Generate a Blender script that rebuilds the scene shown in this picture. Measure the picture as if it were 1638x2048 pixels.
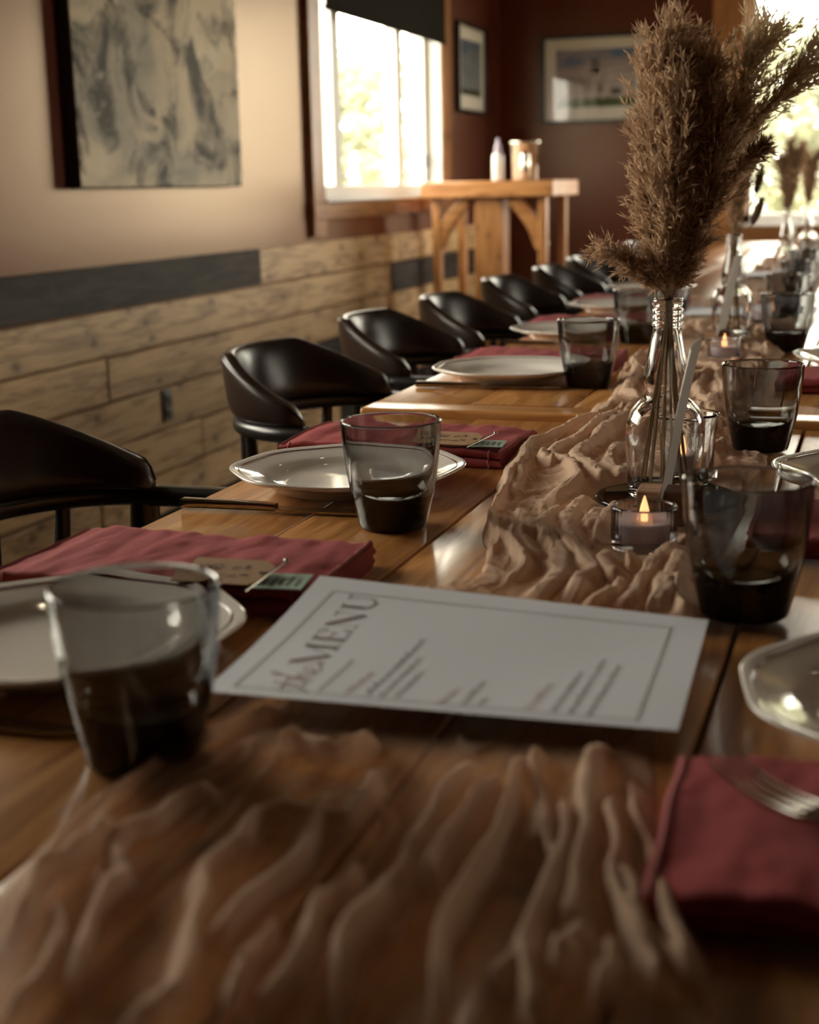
import bpy, bmesh, math, random
import numpy as np
from mathutils import Vector, Matrix, noise as mnoise

for _o in list(bpy.data.objects):
    bpy.data.objects.remove(_o)
scene = bpy.context.scene
COL = scene.collection

# ------------------------------------------------------------------ camera
cam_data = bpy.data.cameras.new('camera')
cam = bpy.data.objects.new('camera', cam_data)
COL.objects.link(cam)
cam_data.sensor_fit = 'VERTICAL'
cam_data.sensor_height = 36.0
cam_data.sensor_width = 28.8
cam_data.lens = 50.0
cam_data.clip_start = 0.02
cam.matrix_world = Matrix((
    (0.94972, -0.05146, 0.30883, 0.0),
    (0.31248, 0.21721, -0.92476, 0.0),
    (-0.01950, 0.97477, 0.22237, 1.05),
    (0, 0, 0, 1)))
cam_data.dof.use_dof = True
cam_data.dof.focus_distance = 1.46
cam_data.dof.aperture_fstop = 5.6
cam_data.dof.aperture_blades = 9
scene.camera = cam

# ------------------------------------------------------------------ world, light, exposure
scene.view_settings.view_transform = 'Standard'
scene.view_settings.look = 'None'
scene.view_settings.gamma = 1.0
scene.view_settings.use_curve_mapping = False
scene.view_settings.exposure = 0.10
scene.cycles.use_denoising = True
scene.cycles.use_adaptive_sampling = True
scene.cycles.adaptive_threshold = 0.12
scene.cycles.max_bounces = 9
scene.cycles.diffuse_bounces = 3
scene.cycles.glossy_bounces = 5
scene.cycles.transmission_bounces = 8
scene.cycles.transparent_max_bounces = 16
scene.cycles.blur_glossy = 0.6
scene.cycles.sample_clamp_indirect = 6.0

world = bpy.data.worlds.new('overcast_sky')
scene.world = world
world.use_nodes = True
_bg = world.node_tree.nodes['Background']
_bg.inputs[0].default_value = (1.0, 0.90, 0.755, 1)
_bg.inputs[1].default_value = 18.0

WX = -2.19          # left wall plane
EY = 8.37           # end wall plane
RX = 3.1            # right wall plane
BY = -3.2           # back wall plane
CH = 2.65           # ceiling height

def portal(name, loc, rot, sx, sy):
    d = bpy.data.lights.new(name, 'AREA')
    d.shape = 'RECTANGLE'; d.size = sx; d.size_y = sy
    d.cycles.is_portal = True
    o = bpy.data.objects.new(name, d); COL.objects.link(o)
    o.location = loc; o.rotation_euler = rot
    return o

W1 = (5.49, 7.15, 0.998, 2.05)      # left wall window: y0,y1,z0,z1
W2 = (-0.80, 1.15, 0.80, 2.30)      # end wall window: x0,x1,z0,z1
W3 = (4.5, 6.1, 0.95, 2.10)         # right wall window: y0,y1,z0,z1
W4 = (1.05, 2.65, 0.998, 2.05)        # second left wall window, beside the camera
portal('window_portal', (WX-0.16, (W1[0]+W1[1])/2, (W1[2]+W1[3])/2), (0, -math.pi/2, 0), W1[3]-W1[2], W1[1]-W1[0])
portal('window_portal', (WX-0.16, (W4[0]+W4[1])/2, (W4[2]+W4[3])/2), (0, -math.pi/2, 0), W4[3]-W4[2], W4[1]-W4[0])
portal('window_portal', ((W2[0]+W2[1])/2, EY+0.16, (W2[2]+W2[3])/2), (-math.pi/2, 0, 0), W2[1]-W2[0], W2[3]-W2[2])
portal('window_portal', (RX+0.16, (W3[0]+W3[1])/2, (W3[2]+W3[3])/2), (0, math.pi/2, 0), W3[3]-W3[2], W3[1]-W3[0])

rng = np.random.default_rng(7)
random.seed(7)

# ------------------------------------------------------------------ helpers
def link(name, me, mat=None, parent=None):
    o = bpy.data.objects.new(name, me)
    COL.objects.link(o)
    if mat is not None and me is not None and len(me.materials) == 0:
        me.materials.append(mat)
    if parent is not None:
        o.parent = parent
    return o

def tag(o, label=None, cat=None, group=None, kind=None):
    if label: o['label'] = label
    if cat: o['category'] = cat
    if group: o['group'] = group
    if kind: o['kind'] = kind
    return o

def thing(name, label, cat, loc=(0, 0, 0), rz=0.0, group=None):
    o = bpy.data.objects.new(name, None)
    COL.objects.link(o)
    o.location = loc; o.rotation_euler = (0, 0, rz)
    o.empty_display_size = 0.02
    return tag(o, label, cat, group)

def copy_tree(o, parent=None):
    c = o.copy(); COL.objects.link(c)
    if parent is not None: c.parent = parent
    for ch in list(o.children):
        copy_tree(ch, c)
    return c

def arr_mesh(name, V, F, smooth=True):
    """mesh from numpy arrays; F is an (n,3) or (n,4) array"""
    V = np.asarray(V, np.float32); F = np.asarray(F, np.int32)
    me = bpy.data.meshes.new(name)
    n, k = F.shape
    me.vertices.add(len(V)); me.vertices.foreach_set('co', V.ravel())
    me.loops.add(n*k); me.loops.foreach_set('vertex_index', F.ravel())
    me.polygons.add(n)
    me.polygons.foreach_set('loop_start', np.arange(0, n*k, k, dtype=np.int32))
    me.polygons.foreach_set('loop_total', np.full(n, k, np.int32))
    me.polygons.foreach_set('use_smooth', np.full(n, smooth, bool))
    me.update(calc_edges=True); me.validate()
    return me

def bm_mesh(name, bm, smooth=False, angle=None):
    bmesh.ops.recalc_face_normals(bm, faces=bm.faces)
    me = bpy.data.meshes.new(name)
    bm.to_mesh(me); bm.free()
    if smooth:
        me.polygons.foreach_set('use_smooth', np.ones(len(me.polygons), bool))
        if angle: me.set_sharp_from_angle(angle=math.radians(angle))
    return me

def box_bm(bm, c, s, bevel=0.0, segs=2, rot=None):
    r = bmesh.ops.create_cube(bm, size=1.0)
    vs = r['verts']
    M = Matrix.Diagonal((s[0], s[1], s[2], 1))
    if rot is not None: M = rot.to_4x4() @ M
    M = Matrix.Translation(c) @ M
    bmesh.ops.transform(bm, matrix=M, verts=vs)
    if bevel > 0:
        es = list({e for v in vs for e in v.link_edges})
        bmesh.ops.bevel(bm, geom=es, offset=bevel, segments=segs, affect='EDGES', profile=0.6)

def box(name, c, s, mat, parent=None, bevel=0.0, segs=2, rot=None, smooth=True):
    bm = bmesh.new(); box_bm(bm, c, s, bevel, segs, rot)
    return link(name, bm_mesh(name, bm, smooth and bevel > 0, 40), mat, parent)

def lathe_mesh(name, prof, segs=48, closed=False, rfun=None, smooth=True):
    """revolve (r,z) profile; closed joins last to first (ring cross-section); r==0 ends give poles"""
    th = np.linspace(0, 2*np.pi, segs, endpoint=False)
    P = np.array(prof, float); n = len(P)
    V = np.zeros((n, segs, 3))
    for i, (r, z) in enumerate(P):
        rr = r*np.ones(segs) if rfun is None else rfun(r, th)
        V[i, :, 0] = rr*np.cos(th); V[i, :, 1] = rr*np.sin(th); V[i, :, 2] = z
    idx = np.arange(n*segs).reshape(n, segs)
    F = []
    m = n if closed else n-1
    for i in range(m):
        a = idx[i]; b = idx[(i+1) % n]
        F.append(np.stack([a, np.roll(a, -1), np.roll(b, -1), b], 1))
    F = np.concatenate(F)
    me = arr_mesh(name, V.reshape(-1, 3), F, smooth)
    bm = bmesh.new(); bm.from_mesh(me)
    bmesh.ops.remove_doubles(bm, verts=bm.verts, dist=1e-6)
    bmesh.ops.recalc_face_normals(bm, faces=bm.faces)
    bm.to_mesh(me); bm.free()
    if smooth:
        me.polygons.foreach_set('use_smooth', np.ones(len(me.polygons), bool))
    return me

def smooth_path(pts, n):
    """Catmull-Rom resample"""
    P = np.array(pts, float)
    P = np.vstack([2*P[0]-P[1], P, 2*P[-1]-P[-2]])
    out = []
    m = len(P)-3
    for t in np.linspace(0, m-1e-9, n):
        i = int(t); f = t-i
        p0, p1, p2, p3 = P[i:i+4]
        out.append(0.5*((2*p1)+(-p0+p2)*f+(2*p0-5*p1+4*p2-p3)*f*f+(-p0+3*p1-3*p2+p3)*f**3))
    return np.array(out)

def sweep_mesh(name, path, section, up=(0, 0, 1), caps=True, smooth=True):
    """section: (k,2) array or function(i,t)->(k,2); coordinates (side, up) """
    path = np.array(path, float); n = len(path)
    T = np.gradient(path, axis=0); T /= np.linalg.norm(T, axis=1)[:, None]
    rows = []
    for i in range(n):
        u = np.array(up, float)
        if abs(np.dot(u, T[i])) > 0.98: u = np.array((1.0, 0.03, 0))
        s = np.cross(T[i], u); s /= np.linalg.norm(s)
        w = np.cross(s, T[i])
        sec = section(i, i/(n-1)) if callable(section) else section
        sec = np.asarray(sec)
        rows.append(path[i]+sec[:, :1]*s+sec[:, 1:]*w)
    V = np.array(rows); k = V.shape[1]
    idx = np.arange(n*k).reshape(n, k)
    a, b = idx[:-1], idx[1:]
    F = np.stack([a, np.roll(a, -1, 1), np.roll(b, -1, 1), b], -1).reshape(-1, 4)
    V = V.reshape(-1, 3)
    if not caps: return arr_mesh(name, V, F, smooth)
    bm = bmesh.new()
    vs = [bm.verts.new(v) for v in V]
    for f in F: bm.faces.new([vs[j] for j in f])
    bm.faces.new([vs[j] for j in idx[0]]); bm.faces.new([vs[j] for j in idx[-1]])
    return bm_mesh(name, bm, smooth, 50)

def circ(r, k=10, rz=None):
    a = np.linspace(0, 2*np.pi, k, endpoint=False)
    return np.stack([r*np.cos(a), (rz or r)*np.sin(a)], 1)

def rrect(w, h, r, k=4):
    pts = []
    for cx, cy, a0 in ((w/2-r, h/2-r, 0), (-w/2+r, h/2-r, 90), (-w/2+r, -h/2+r, 180), (w/2-r, -h/2+r, 270)):
        for j in range(k+1):
            a = math.radians(a0+90*j/k)
            pts.append((cx+r*math.cos(a), cy+r*math.sin(a)))
    return np.array(pts)

def perlin(x, y, seed=0):
    """vectorised 2-D gradient noise, about -0.7..0.7"""
    xi = np.floor(x).astype(np.int64); yi = np.floor(y).astype(np.int64)
    xf = x-xi; yf = y-yi
    def g(ix, iy):
        h = (ix*374761393 + iy*668265263 + seed*974711) & 0xffffffff
        h = ((h ^ (h >> 13))*1274126177) & 0xffffffff
        a = ((h ^ (h >> 16)) & 0xffff)/65536.0*2*np.pi
        return np.cos(a), np.sin(a)
    u = xf*xf*xf*(xf*(xf*6-15)+10); v = yf*yf*yf*(yf*(yf*6-15)+10)
    def d(ix, iy, fx, fy):
        a, b = g(ix, iy); return a*fx+b*fy
    n00 = d(xi, yi, xf, yf); n10 = d(xi+1, yi, xf-1, yf)
    n01 = d(xi, yi+1, xf, yf-1); n11 = d(xi+1, yi+1, xf-1, yf-1)
    return (n00*(1-u)+n10*u)*(1-v)+(n01*(1-u)+n11*u)*v

# ------------------------------------------------------------------ materials
MATS = {}
class NT:
    def __init__(s, name):
        s.m = bpy.data.materials.new(name); s.m.use_nodes = True
        s.t = s.m.node_tree; s.n = s.t.nodes; s.l = s.t.links
        s.b = s.n['Principled BSDF']; s.out = s.n['Material Output']
    def node(s, typ, **kw):
        nd = s.n.new(typ)
        for k, v in kw.items():
            if k.startswith('i_'):
                nd.inputs[k[2:].replace('_', ' ')].default_value = v
            else: setattr(nd, k, v)
        return nd
    def link(s, a, b): s.l.new(a, b)
    def coords(s, scale=(1, 1, 1), kind='Object', rnd=0.0):
        tc = s.node('ShaderNodeTexCoord'); mp = s.node('ShaderNodeMapping')
        mp.inputs['Scale'].default_value = scale
        s.link(tc.outputs[kind], mp.inputs['Vector'])
        if rnd:
            oi = s.node('ShaderNodeObjectInfo')
            mm = s.node('ShaderNodeVectorMath', operation='SCALE'); mm.inputs['Scale'].default_value = rnd
            cb = s.node('ShaderNodeCombineXYZ')
            for k in range(3): s.link(oi.outputs['Random'], cb.inputs[k])
            s.link(cb.outputs[0], mm.inputs[0]); s.link(mm.outputs[0], mp.inputs['Location'])
        return mp.outputs[0]
    def noise(s, vec, scale=5, detail=4, rough=0.5, dist=0.0):
        nd = s.node('ShaderNodeTexNoise')
        nd.inputs['Scale'].default_value = scale; nd.inputs['Detail'].default_value = detail
        nd.inputs['Roughness'].default_value = rough; nd.inputs['Distortion'].default_value = dist
        s.link(vec, nd.inputs['Vector']); return nd.outputs['Fac']
    def ramp(s, fac, stops):
        nd = s.node('ShaderNodeValToRGB'); e = nd.color_ramp.elements
        while len(e) < len(stops): e.new(0.5)
        for el, (p, c) in zip(e, stops):
            el.position = p; el.color = (*c, 1) if len(c) == 3 else c
        s.link(fac, nd.inputs[0]); return nd.outputs[0]
    def mix(s, fac, a, b, mode='MIX'):
        nd = s.node('ShaderNodeMix', data_type='RGBA', blend_type=mode)
        for sock, v in ((nd.inputs[0], fac), (nd.inputs[6], a), (nd.inputs[7], b)):
            if hasattr(v, 'is_output'): s.link(v, sock)
            else: sock.default_value = v if not isinstance(v, tuple) else ((*v, 1) if len(v) == 3 else v)
        return nd.outputs[2]
    def math(s, op, a, b=0.0):
        nd = s.node('ShaderNodeMath', operation=op)
        for sock, v in ((nd.inputs[0], a), (nd.inputs[1], b)):
            if hasattr(v, 'is_output'): s.link(v, sock)
            else: sock.default_value = v
        return nd.outputs[0]
    def bump(s, h, strength=0.2, dist=0.002):
        nd = s.node('ShaderNodeBump'); nd.inputs['Strength'].default_value = strength
        nd.inputs['Distance'].default_value = dist
        s.link(h, nd.inputs['Height']); s.link(nd.outputs[0], s.b.inputs['Normal'])
    def base(s, c):
        if hasattr(c, 'is_output'): s.link(c, s.b.inputs['Base Color'])
        else: s.b.inputs['Base Color'].default_value = (*c, 1)
    def set(s, **kw):
        for k, v in kw.items():
            sock = s.b.inputs[k.replace('_', ' ')]
            if hasattr(v, 'is_output'): s.link(v, sock)
            else: sock.default_value = v

def simple(name, col, rough=0.5, metal=0.0, **kw):
    N = NT(name); N.base(col); N.set(Roughness=rough, Metallic=metal, **kw)
    MATS[name] = N.m; return N.m

def wood(name, light, mid, dark, axis, rough, knots=True, coat=0.0, var=0.25, spec=0.5, kmax=0.06, kplane=None):
    """grain runs along `axis` (0,1,2) of object space; every object gets its own cut of the log"""
    if kplane is None: kplane = {0: 1, 1: 0, 2: 0}[axis]
    N = NT(name)
    sc = [14.0, 14.0, 14.0]; sc[axis] = 0.9
    v = N.coords(tuple(sc), rnd=37.0)
    sc2 = [3.0, 3.0, 3.0]; sc2[axis] = 0.5
    v2 = N.coords(tuple(sc2), rnd=19.0)
    big = N.noise(v2, 2.0, 3, 0.5, 0.6)
    wv = N.node('ShaderNodeTexNoise'); wv.inputs['Scale'].default_value = 1.6; wv.inputs['Detail'].default_value = 6
    wv.inputs['Roughness'].default_value = 0.62; wv.inputs['Distortion'].default_value = 1.2
    N.link(v, wv.inputs['Vector'])
    ring = N.math('FRACT', N.math('MULTIPLY', N.math('ADD', wv.outputs['Fac'], big), 4.0))
    ring = N.math('ABSOLUTE', N.math('SUBTRACT', ring, 0.5))
    fine = N.noise(v, 9.0, 5, 0.6)
    f = N.math('ADD', N.math('MULTIPLY', ring, 0.9), N.math('MULTIPLY', fine, 0.55))
    c = N.ramp(f, [(0.2, dark), (0.5, mid), (0.85, light)])
    if knots:
        vo = N.node('ShaderNodeTexVoronoi', voronoi_dimensions='2D'); vo.inputs['Scale'].default_value = 1.0
        vs_ = [6.0, 6.0, 6.0]; vs_[axis] = 3.6
        sp = N.node('ShaderNodeSeparateXYZ'); N.link(N.coords(tuple(vs_), rnd=11.0), sp.inputs[0])
        cbv = N.node('ShaderNodeCombineXYZ')
        N.link(sp.outputs[axis], cbv.inputs[0]); N.link(sp.outputs[kplane], cbv.inputs[1])
        jit = N.node('ShaderNodeVectorMath', operation='ADD')
        wob_ = N.node('ShaderNodeTexNoise'); wob_.inputs['Scale'].default_value = 9.0
        N.link(cbv.outputs[0], wob_.inputs['Vector'])
        wsc = N.node('ShaderNodeVectorMath', operation='SCALE'); wsc.inputs['Scale'].default_value = 0.09
        N.link(wob_.outputs['Color'], wsc.inputs[0]); N.link(cbv.outputs[0], jit.inputs[0]); N.link(wsc.outputs[0], jit.inputs[1])
        N.link(jit.outputs[0], vo.inputs['Vector'])
        k = N.ramp(vo.outputs['Distance'], [(0.0, (1, 1, 1)), (kmax*0.5, (0.75, 0.75, 0.75)), (kmax, (0, 0, 0))])
        sw = N.ramp(vo.outputs['Distance'], [(0.0, (1, 1, 1)), (kmax, (0.55, 0.55, 0.55)), (kmax*3.2, (0, 0, 0))])
        c = N.mix(N.math('MULTIPLY', sw, 0.5), c, dark)
        c = N.mix(N.math('MULTIPLY', k, 0.8), c, tuple(0.35*x for x in dark))
    oi = N.node('ShaderNodeObjectInfo')
    val = N.math('ADD', N.math('MULTIPLY', oi.outputs['Random'], var), 1-var/2)
    cb = N.node('ShaderNodeCombineXYZ')
    for k in range(3): N.link(val, cb.inputs[k])
    c = N.mix(1.0, c, cb.outputs[0], 'MULTIPLY')
    N.base(c)
    N.set(Roughness=N.math('ADD', N.math('MULTIPLY', fine, 0.12), rough-0.06))
    N.b.inputs['Specular IOR Level'].default_value = spec
    if coat: N.set(Coat_Weight=coat, Coat_Roughness=0.12)
    N.bump(f, 0.12, 0.0015)
    MATS[name] = N.m; return N.m

wood('table_pine', (0.60, 0.30, 0.105), (0.50, 0.225, 0.068), (0.30, 0.115, 0.03), 1, 0.30, coat=0.35)
wood('table_pine_cross', (0.60, 0.30, 0.105), (0.50, 0.225, 0.068), (0.30, 0.115, 0.03), 0, 0.30, coat=0.35)
wood('pine_board', (0.66, 0.45, 0.24), (0.55, 0.36, 0.175), (0.24, 0.135, 0.055), 1, 0.5, spec=0.35, kmax=0.10, kplane=2)
wood('weathered_board', (0.060, 0.046, 0.034), (0.036, 0.027, 0.020), (0.016, 0.012, 0.009), 1, 0.7, knots=False, spec=0.2)
wood('trim_wood_y', (0.46, 0.22, 0.08), (0.36, 0.155, 0.05), (0.2, 0.075, 0.022), 1, 0.35)
wood('trim_wood_z', (0.46, 0.22, 0.08), (0.36, 0.155, 0.05), (0.2, 0.075, 0.022), 2, 0.35)
wood('trim_wood_x', (0.46, 0.22, 0.08), (0.36, 0.155, 0.05), (0.2, 0.075, 0.022), 0, 0.35)
wood('fir_x', (0.56, 0.27, 0.10), (0.46, 0.20, 0.065), (0.26, 0.10, 0.03), 0, 0.4)
wood('fir_z', (0.56, 0.27, 0.10), (0.46, 0.20, 0.065), (0.26, 0.10, 0.03), 2, 0.4)
wood('block_wood', (0.34, 0.2, 0.12), (0.26, 0.14, 0.08), (0.14, 0.07, 0.04), 0, 0.6, knots=False)
wood('floor_wood', (0.10, 0.055, 0.03), (0.07, 0.036, 0.02), (0.035, 0.018, 0.01), 1, 0.45)

def wall_paint(name, col, rough):
    N = NT(name)
    v = N.coords((1, 1, 1))
    f = N.noise(v, 60, 4, 0.6)
    f2 = N.noise(v, 1.3, 3, 0.5)
    N.base(N.mix(N.math('MULTIPLY', f2, 0.35), col, tuple(0.8*c for c in col)))
    N.set(Roughness=0.8, Specular_IOR_Level=0.0)
    gl = N.node('ShaderNodeBsdfGlossy'); gl.inputs['Color'].default_value = (1.0, 0.81, 0.61, 1)
    N.link(N.math('ADD', N.math('MULTIPLY', f2, 0.08), rough-0.04), gl.inputs['Roughness'])
    fr = N.node('ShaderNodeFresnel'); fr.inputs['IOR'].default_value = 1.5
    mx = N.node('ShaderNodeMixShader')
    N.link(fr.outputs[0], mx.inputs[0]); N.link(N.b.outputs[0], mx.inputs[1]); N.link(gl.outputs[0], mx.inputs[2]); N.link(mx.outputs[0], N.out.inputs[0])
    N.bump(f, 0.10, 0.001)
    MATS[name] = N.m
wall_paint('wall_paint', (0.100, 0.020, 0.011), 0.33)
wall_paint('ceiling_paint', (0.13, 0.085, 0.055), 0.7)
simple('white_vinyl', (0.78, 0.77, 0.74), 0.35)
simple('blind_fabric', (0.014, 0.012, 0.009), 0.9, Specular_IOR_Level=0.1)
simple('black_metal', (0.012, 0.010, 0.009), 0.28)
simple('frame_black', (0.012, 0.009, 0.008), 0.35)
simple('mat_board', (0.72, 0.68, 0.60), 0.8)
simple('outlet_plastic', (0.05, 0.035, 0.028), 0.4)
simple('outlet_dark', (0.01, 0.008, 0.007), 0.5)
simple('stainless', (0.62, 0.58, 0.52), 0.18, 1.0)
simple('cutlery_steel', (0.40, 0.37, 0.33), 0.16, 1.0)
simple('lavender_plastic', (0.42, 0.36, 0.46), 0.4)
simple('white_plastic', (0.75, 0.73, 0.70), 0.35)
simple('tealight_wax', (0.66, 0.55, 0.62), 0.45)
simple('print_ink', (0.21, 0.155, 0.155), 0.7)
simple('print_ink_pale', (0.30, 0.24, 0.235), 0.7)
simple('print_rule', (0.40, 0.36, 0.355), 0.7)
simple('heading_ink', (0.42, 0.28, 0.24), 0.7)
simple('pen_ink', (0.06, 0.04, 0.03), 0.7)
simple('rim_red', (0.13, 0.022, 0.022), 0.12)
simple('dark_canvas_edge', (0.016, 0.011, 0.008), 0.6)
simple('mint_card', (0.30, 0.42, 0.34), 0.7)
simple('tree_bark', (0.12, 0.09, 0.06), 0.9)
simple('mirror_black', (0.006, 0.006, 0.006), 0.03)
simple('railing_paint', (0.35, 0.33, 0.33), 0.6)

def mk_vinyl():
    N = NT('vinyl')
    v = N.coords((1, 1, 1))
    N.base((0.021, 0.012, 0.009)); N.set(Roughness=0.30, Specular_IOR_Level=0.32)
    N.bump(N.noise(v, 420, 3, 0.6), 0.10, 0.0006)
    MATS['vinyl'] = N.m
mk_vinyl()

def mk_paper(name, col, rough=0.75):
    N = NT(name)
    v = N.coords((1, 1, 1))
    N.base(N.mix(N.noise(v, 900, 3, 0.6), col, tuple(0.93*c for c in col)))
    N.set(Roughness=rough); N.bump(N.noise(v, 1500, 2, 0.6), 0.05, 0.0003)
    MATS[name] = N.m
mk_paper('menu_paper', (0.83, 0.86, 0.95))
mk_paper('card_paper', (0.72, 0.68, 0.62))
mk_paper('kraft_paper', (0.40, 0.235, 0.125))

def mk_ceramic():
    N = NT('ceramic'); N.base((0.82, 0.775, 0.72)); N.set(Roughness=0.09, Coat_Weight=0.5, Coat_Roughness=0.03)
    MATS['ceramic'] = N.m
mk_ceramic()

def mk_glass(name, ior, col=None, dens=0.0, rough=0.0):
    N = NT(name)
    N.base((1, 1, 1)); N.set(Roughness=rough, IOR=ior, Transmission_Weight=1.0)
    if dens:
        va = N.node('ShaderNodeVolumeAbsorption')
        va.inputs['Color'].default_value = (*col, 1); va.inputs['Density'].default_value = dens
        N.link(va.outputs[0], N.out.inputs['Volume'])
    MATS[name] = N.m
mk_glass('smoked_glass', 1.5, (0.03, 0.045, 0.04), 190.0)
mk_glass('clear_glass', 1.48, (0.5, 0.6, 0.5), 4.0)
mk_glass('ribbed_glass', 1.40, (0.5, 0.45, 0.6), 8.0)

def mk_pane():
    N = NT('window_glass')
    tr = N.node('ShaderNodeBsdfTransparent'); gl = N.node('ShaderNodeBsdfGlossy')
    gl.inputs['Roughness'].default_value = 0.0
    tr.inputs[0].default_value = (0.95, 0.97, 0.96, 1)
    mx = N.node('ShaderNodeMixShader'); mx.inputs[0].default_value = 0.06
    N.link(tr.outputs[0], mx.inputs[1]); N.link(gl.outputs[0], mx.inputs[2]); N.link(mx.outputs[0], N.out.inputs[0])
    MATS['window_glass'] = N.m
mk_pane()
def mk_picture_glass():
    N = NT('picture_glass')
    tr = N.node('ShaderNodeBsdfTransparent'); gl = N.node('ShaderNodeBsdfGlossy')
    gl.inputs['Roughness'].default_value = 0.02
    mx = N.node('ShaderNodeMixShader'); mx.inputs[0].default_value = 0.018
    N.link(tr.outputs[0], mx.inputs[1]); N.link(gl.outputs[0], mx.inputs[2]); N.link(mx.outputs[0], N.out.inputs[0])
    MATS['picture_glass'] = N.m
mk_picture_glass()

def mk_emit(name, col, st):
    N = NT(name)
    N.base(col); N.set(Emission_Color=(*col, 1), Emission_Strength=st, Roughness=0.4)
    MATS[name] = N.m
mk_emit('flame_glow', (1.0, 0.50, 0.20), 1.5)
mk_emit('bulb_glow', (1.0, 0.80, 0.55), 60.0)

def mk_napkin():
    N = NT('napkin_cloth')
    v = N.coords((1, 1, 1))
    N.base(N.mix(N.noise(v, 30, 3, 0.6), (0.37, 0.080, 0.084), (0.31, 0.062, 0.068)))
    N.set(Roughness=0.9, Specular_IOR_Level=0.15)
    wv = N.noise(v, 1600, 2, 0.6)
    N.bump(wv, 0.25, 0.0004)
    MATS['napkin_cloth'] = N.m
    N = NT('napkin_hem')
    N.base((0.38, 0.10, 0.10)); N.set(Roughness=0.85)
    MATS['napkin_hem'] = N.m
mk_napkin()

def mk_gauze():
    N = NT('gauze')
    v = N.coords((1, 1, 1))
    at = N.node('ShaderNodeAttribute', attribute_name='gather')
    dn = at.outputs['Fac']
    tone = N.noise(v, 25, 3, 0.6)
    col = N.mix(tone, (0.86, 0.62, 0.45), (0.76, 0.52, 0.36))
    N.base(col); N.set(Roughness=0.9, Sheen_Weight=0.15)
    weave = N.noise(N.coords((1.0, 0.45, 1.0)), 1000, 4, 0.75)
    N.bump(weave, 0.9, 0.0011)
    tl = N.node('ShaderNodeBsdfTranslucent'); N.link(col, tl.inputs[0])
    m1 = N.node('ShaderNodeMixShader'); m1.inputs[0].default_value = 0.28
    N.link(N.b.outputs[0], m1.inputs[1]); N.link(tl.outputs[0], m1.inputs[2])
    tr = N.node('ShaderNodeBsdfTransparent')
    m2 = N.node('ShaderNodeMixShader')
    a = N.math('ADD', N.math('MULTIPLY', dn, 0.84), 0.13)
    a = N.math('ADD', a, N.math('MULTIPLY', N.math('SUBTRACT', weave, 0.5), 0.35))
    cl = N.node('ShaderNodeClamp'); N.link(a, cl.inputs[0])
    N.link(cl.outputs[0], m2.inputs[0]); N.link(tr.outputs[0], m2.inputs[1]); N.link(m1.outputs[0], m2.inputs[2])
    N.link(m2.outputs[0], N.out.inputs[0])
    MATS['gauze'] = N.m
mk_gauze()

def mk_plant(name, c1, c2, trans, rough=0.8, scale=40):
    N = NT(name)
    v = N.coords((1, 1, 1))
    col = N.mix(N.noise(v, scale, 3, 0.6), c1, c2)
    N.base(col); N.set(Roughness=rough)
    tl = N.node('ShaderNodeBsdfTranslucent'); N.link(col, tl.inputs[0])
    m1 = N.node('ShaderNodeMixShader'); m1.inputs[0].default_value = trans
    N.link(N.b.outputs[0], m1.inputs[1]); N.link(tl.outputs[0], m1.inputs[2]); N.link(m1.outputs[0], N.out.inputs[0])
    MATS[name] = N.m
mk_plant('pampas_brown', (0.70, 0.50, 0.33), (0.44, 0.285, 0.175), 0.5, scale=160)
mk_plant('pampas_beige', (0.86, 0.73, 0.53), (0.66, 0.50, 0.33), 0.55, scale=160)
mk_plant('dry_stem', (0.32, 0.22, 0.12), (0.22, 0.14, 0.07), 0.1)
mk_plant('bunny_tail', (0.60, 0.47, 0.32), (0.45, 0.33, 0.21), 0.3)
mk_plant('tail_dark', (0.22, 0.13, 0.09), (0.15, 0.09, 0.06), 0.25)
mk_plant('leaf_green', (0.42, 0.43, 0.33), (0.32, 0.33, 0.24), 0.5, scale=2)
mk_plant('grass_ground', (0.30, 0.26, 0.14), (0.20, 0.19, 0.09), 0.0, scale=0.6)

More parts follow.
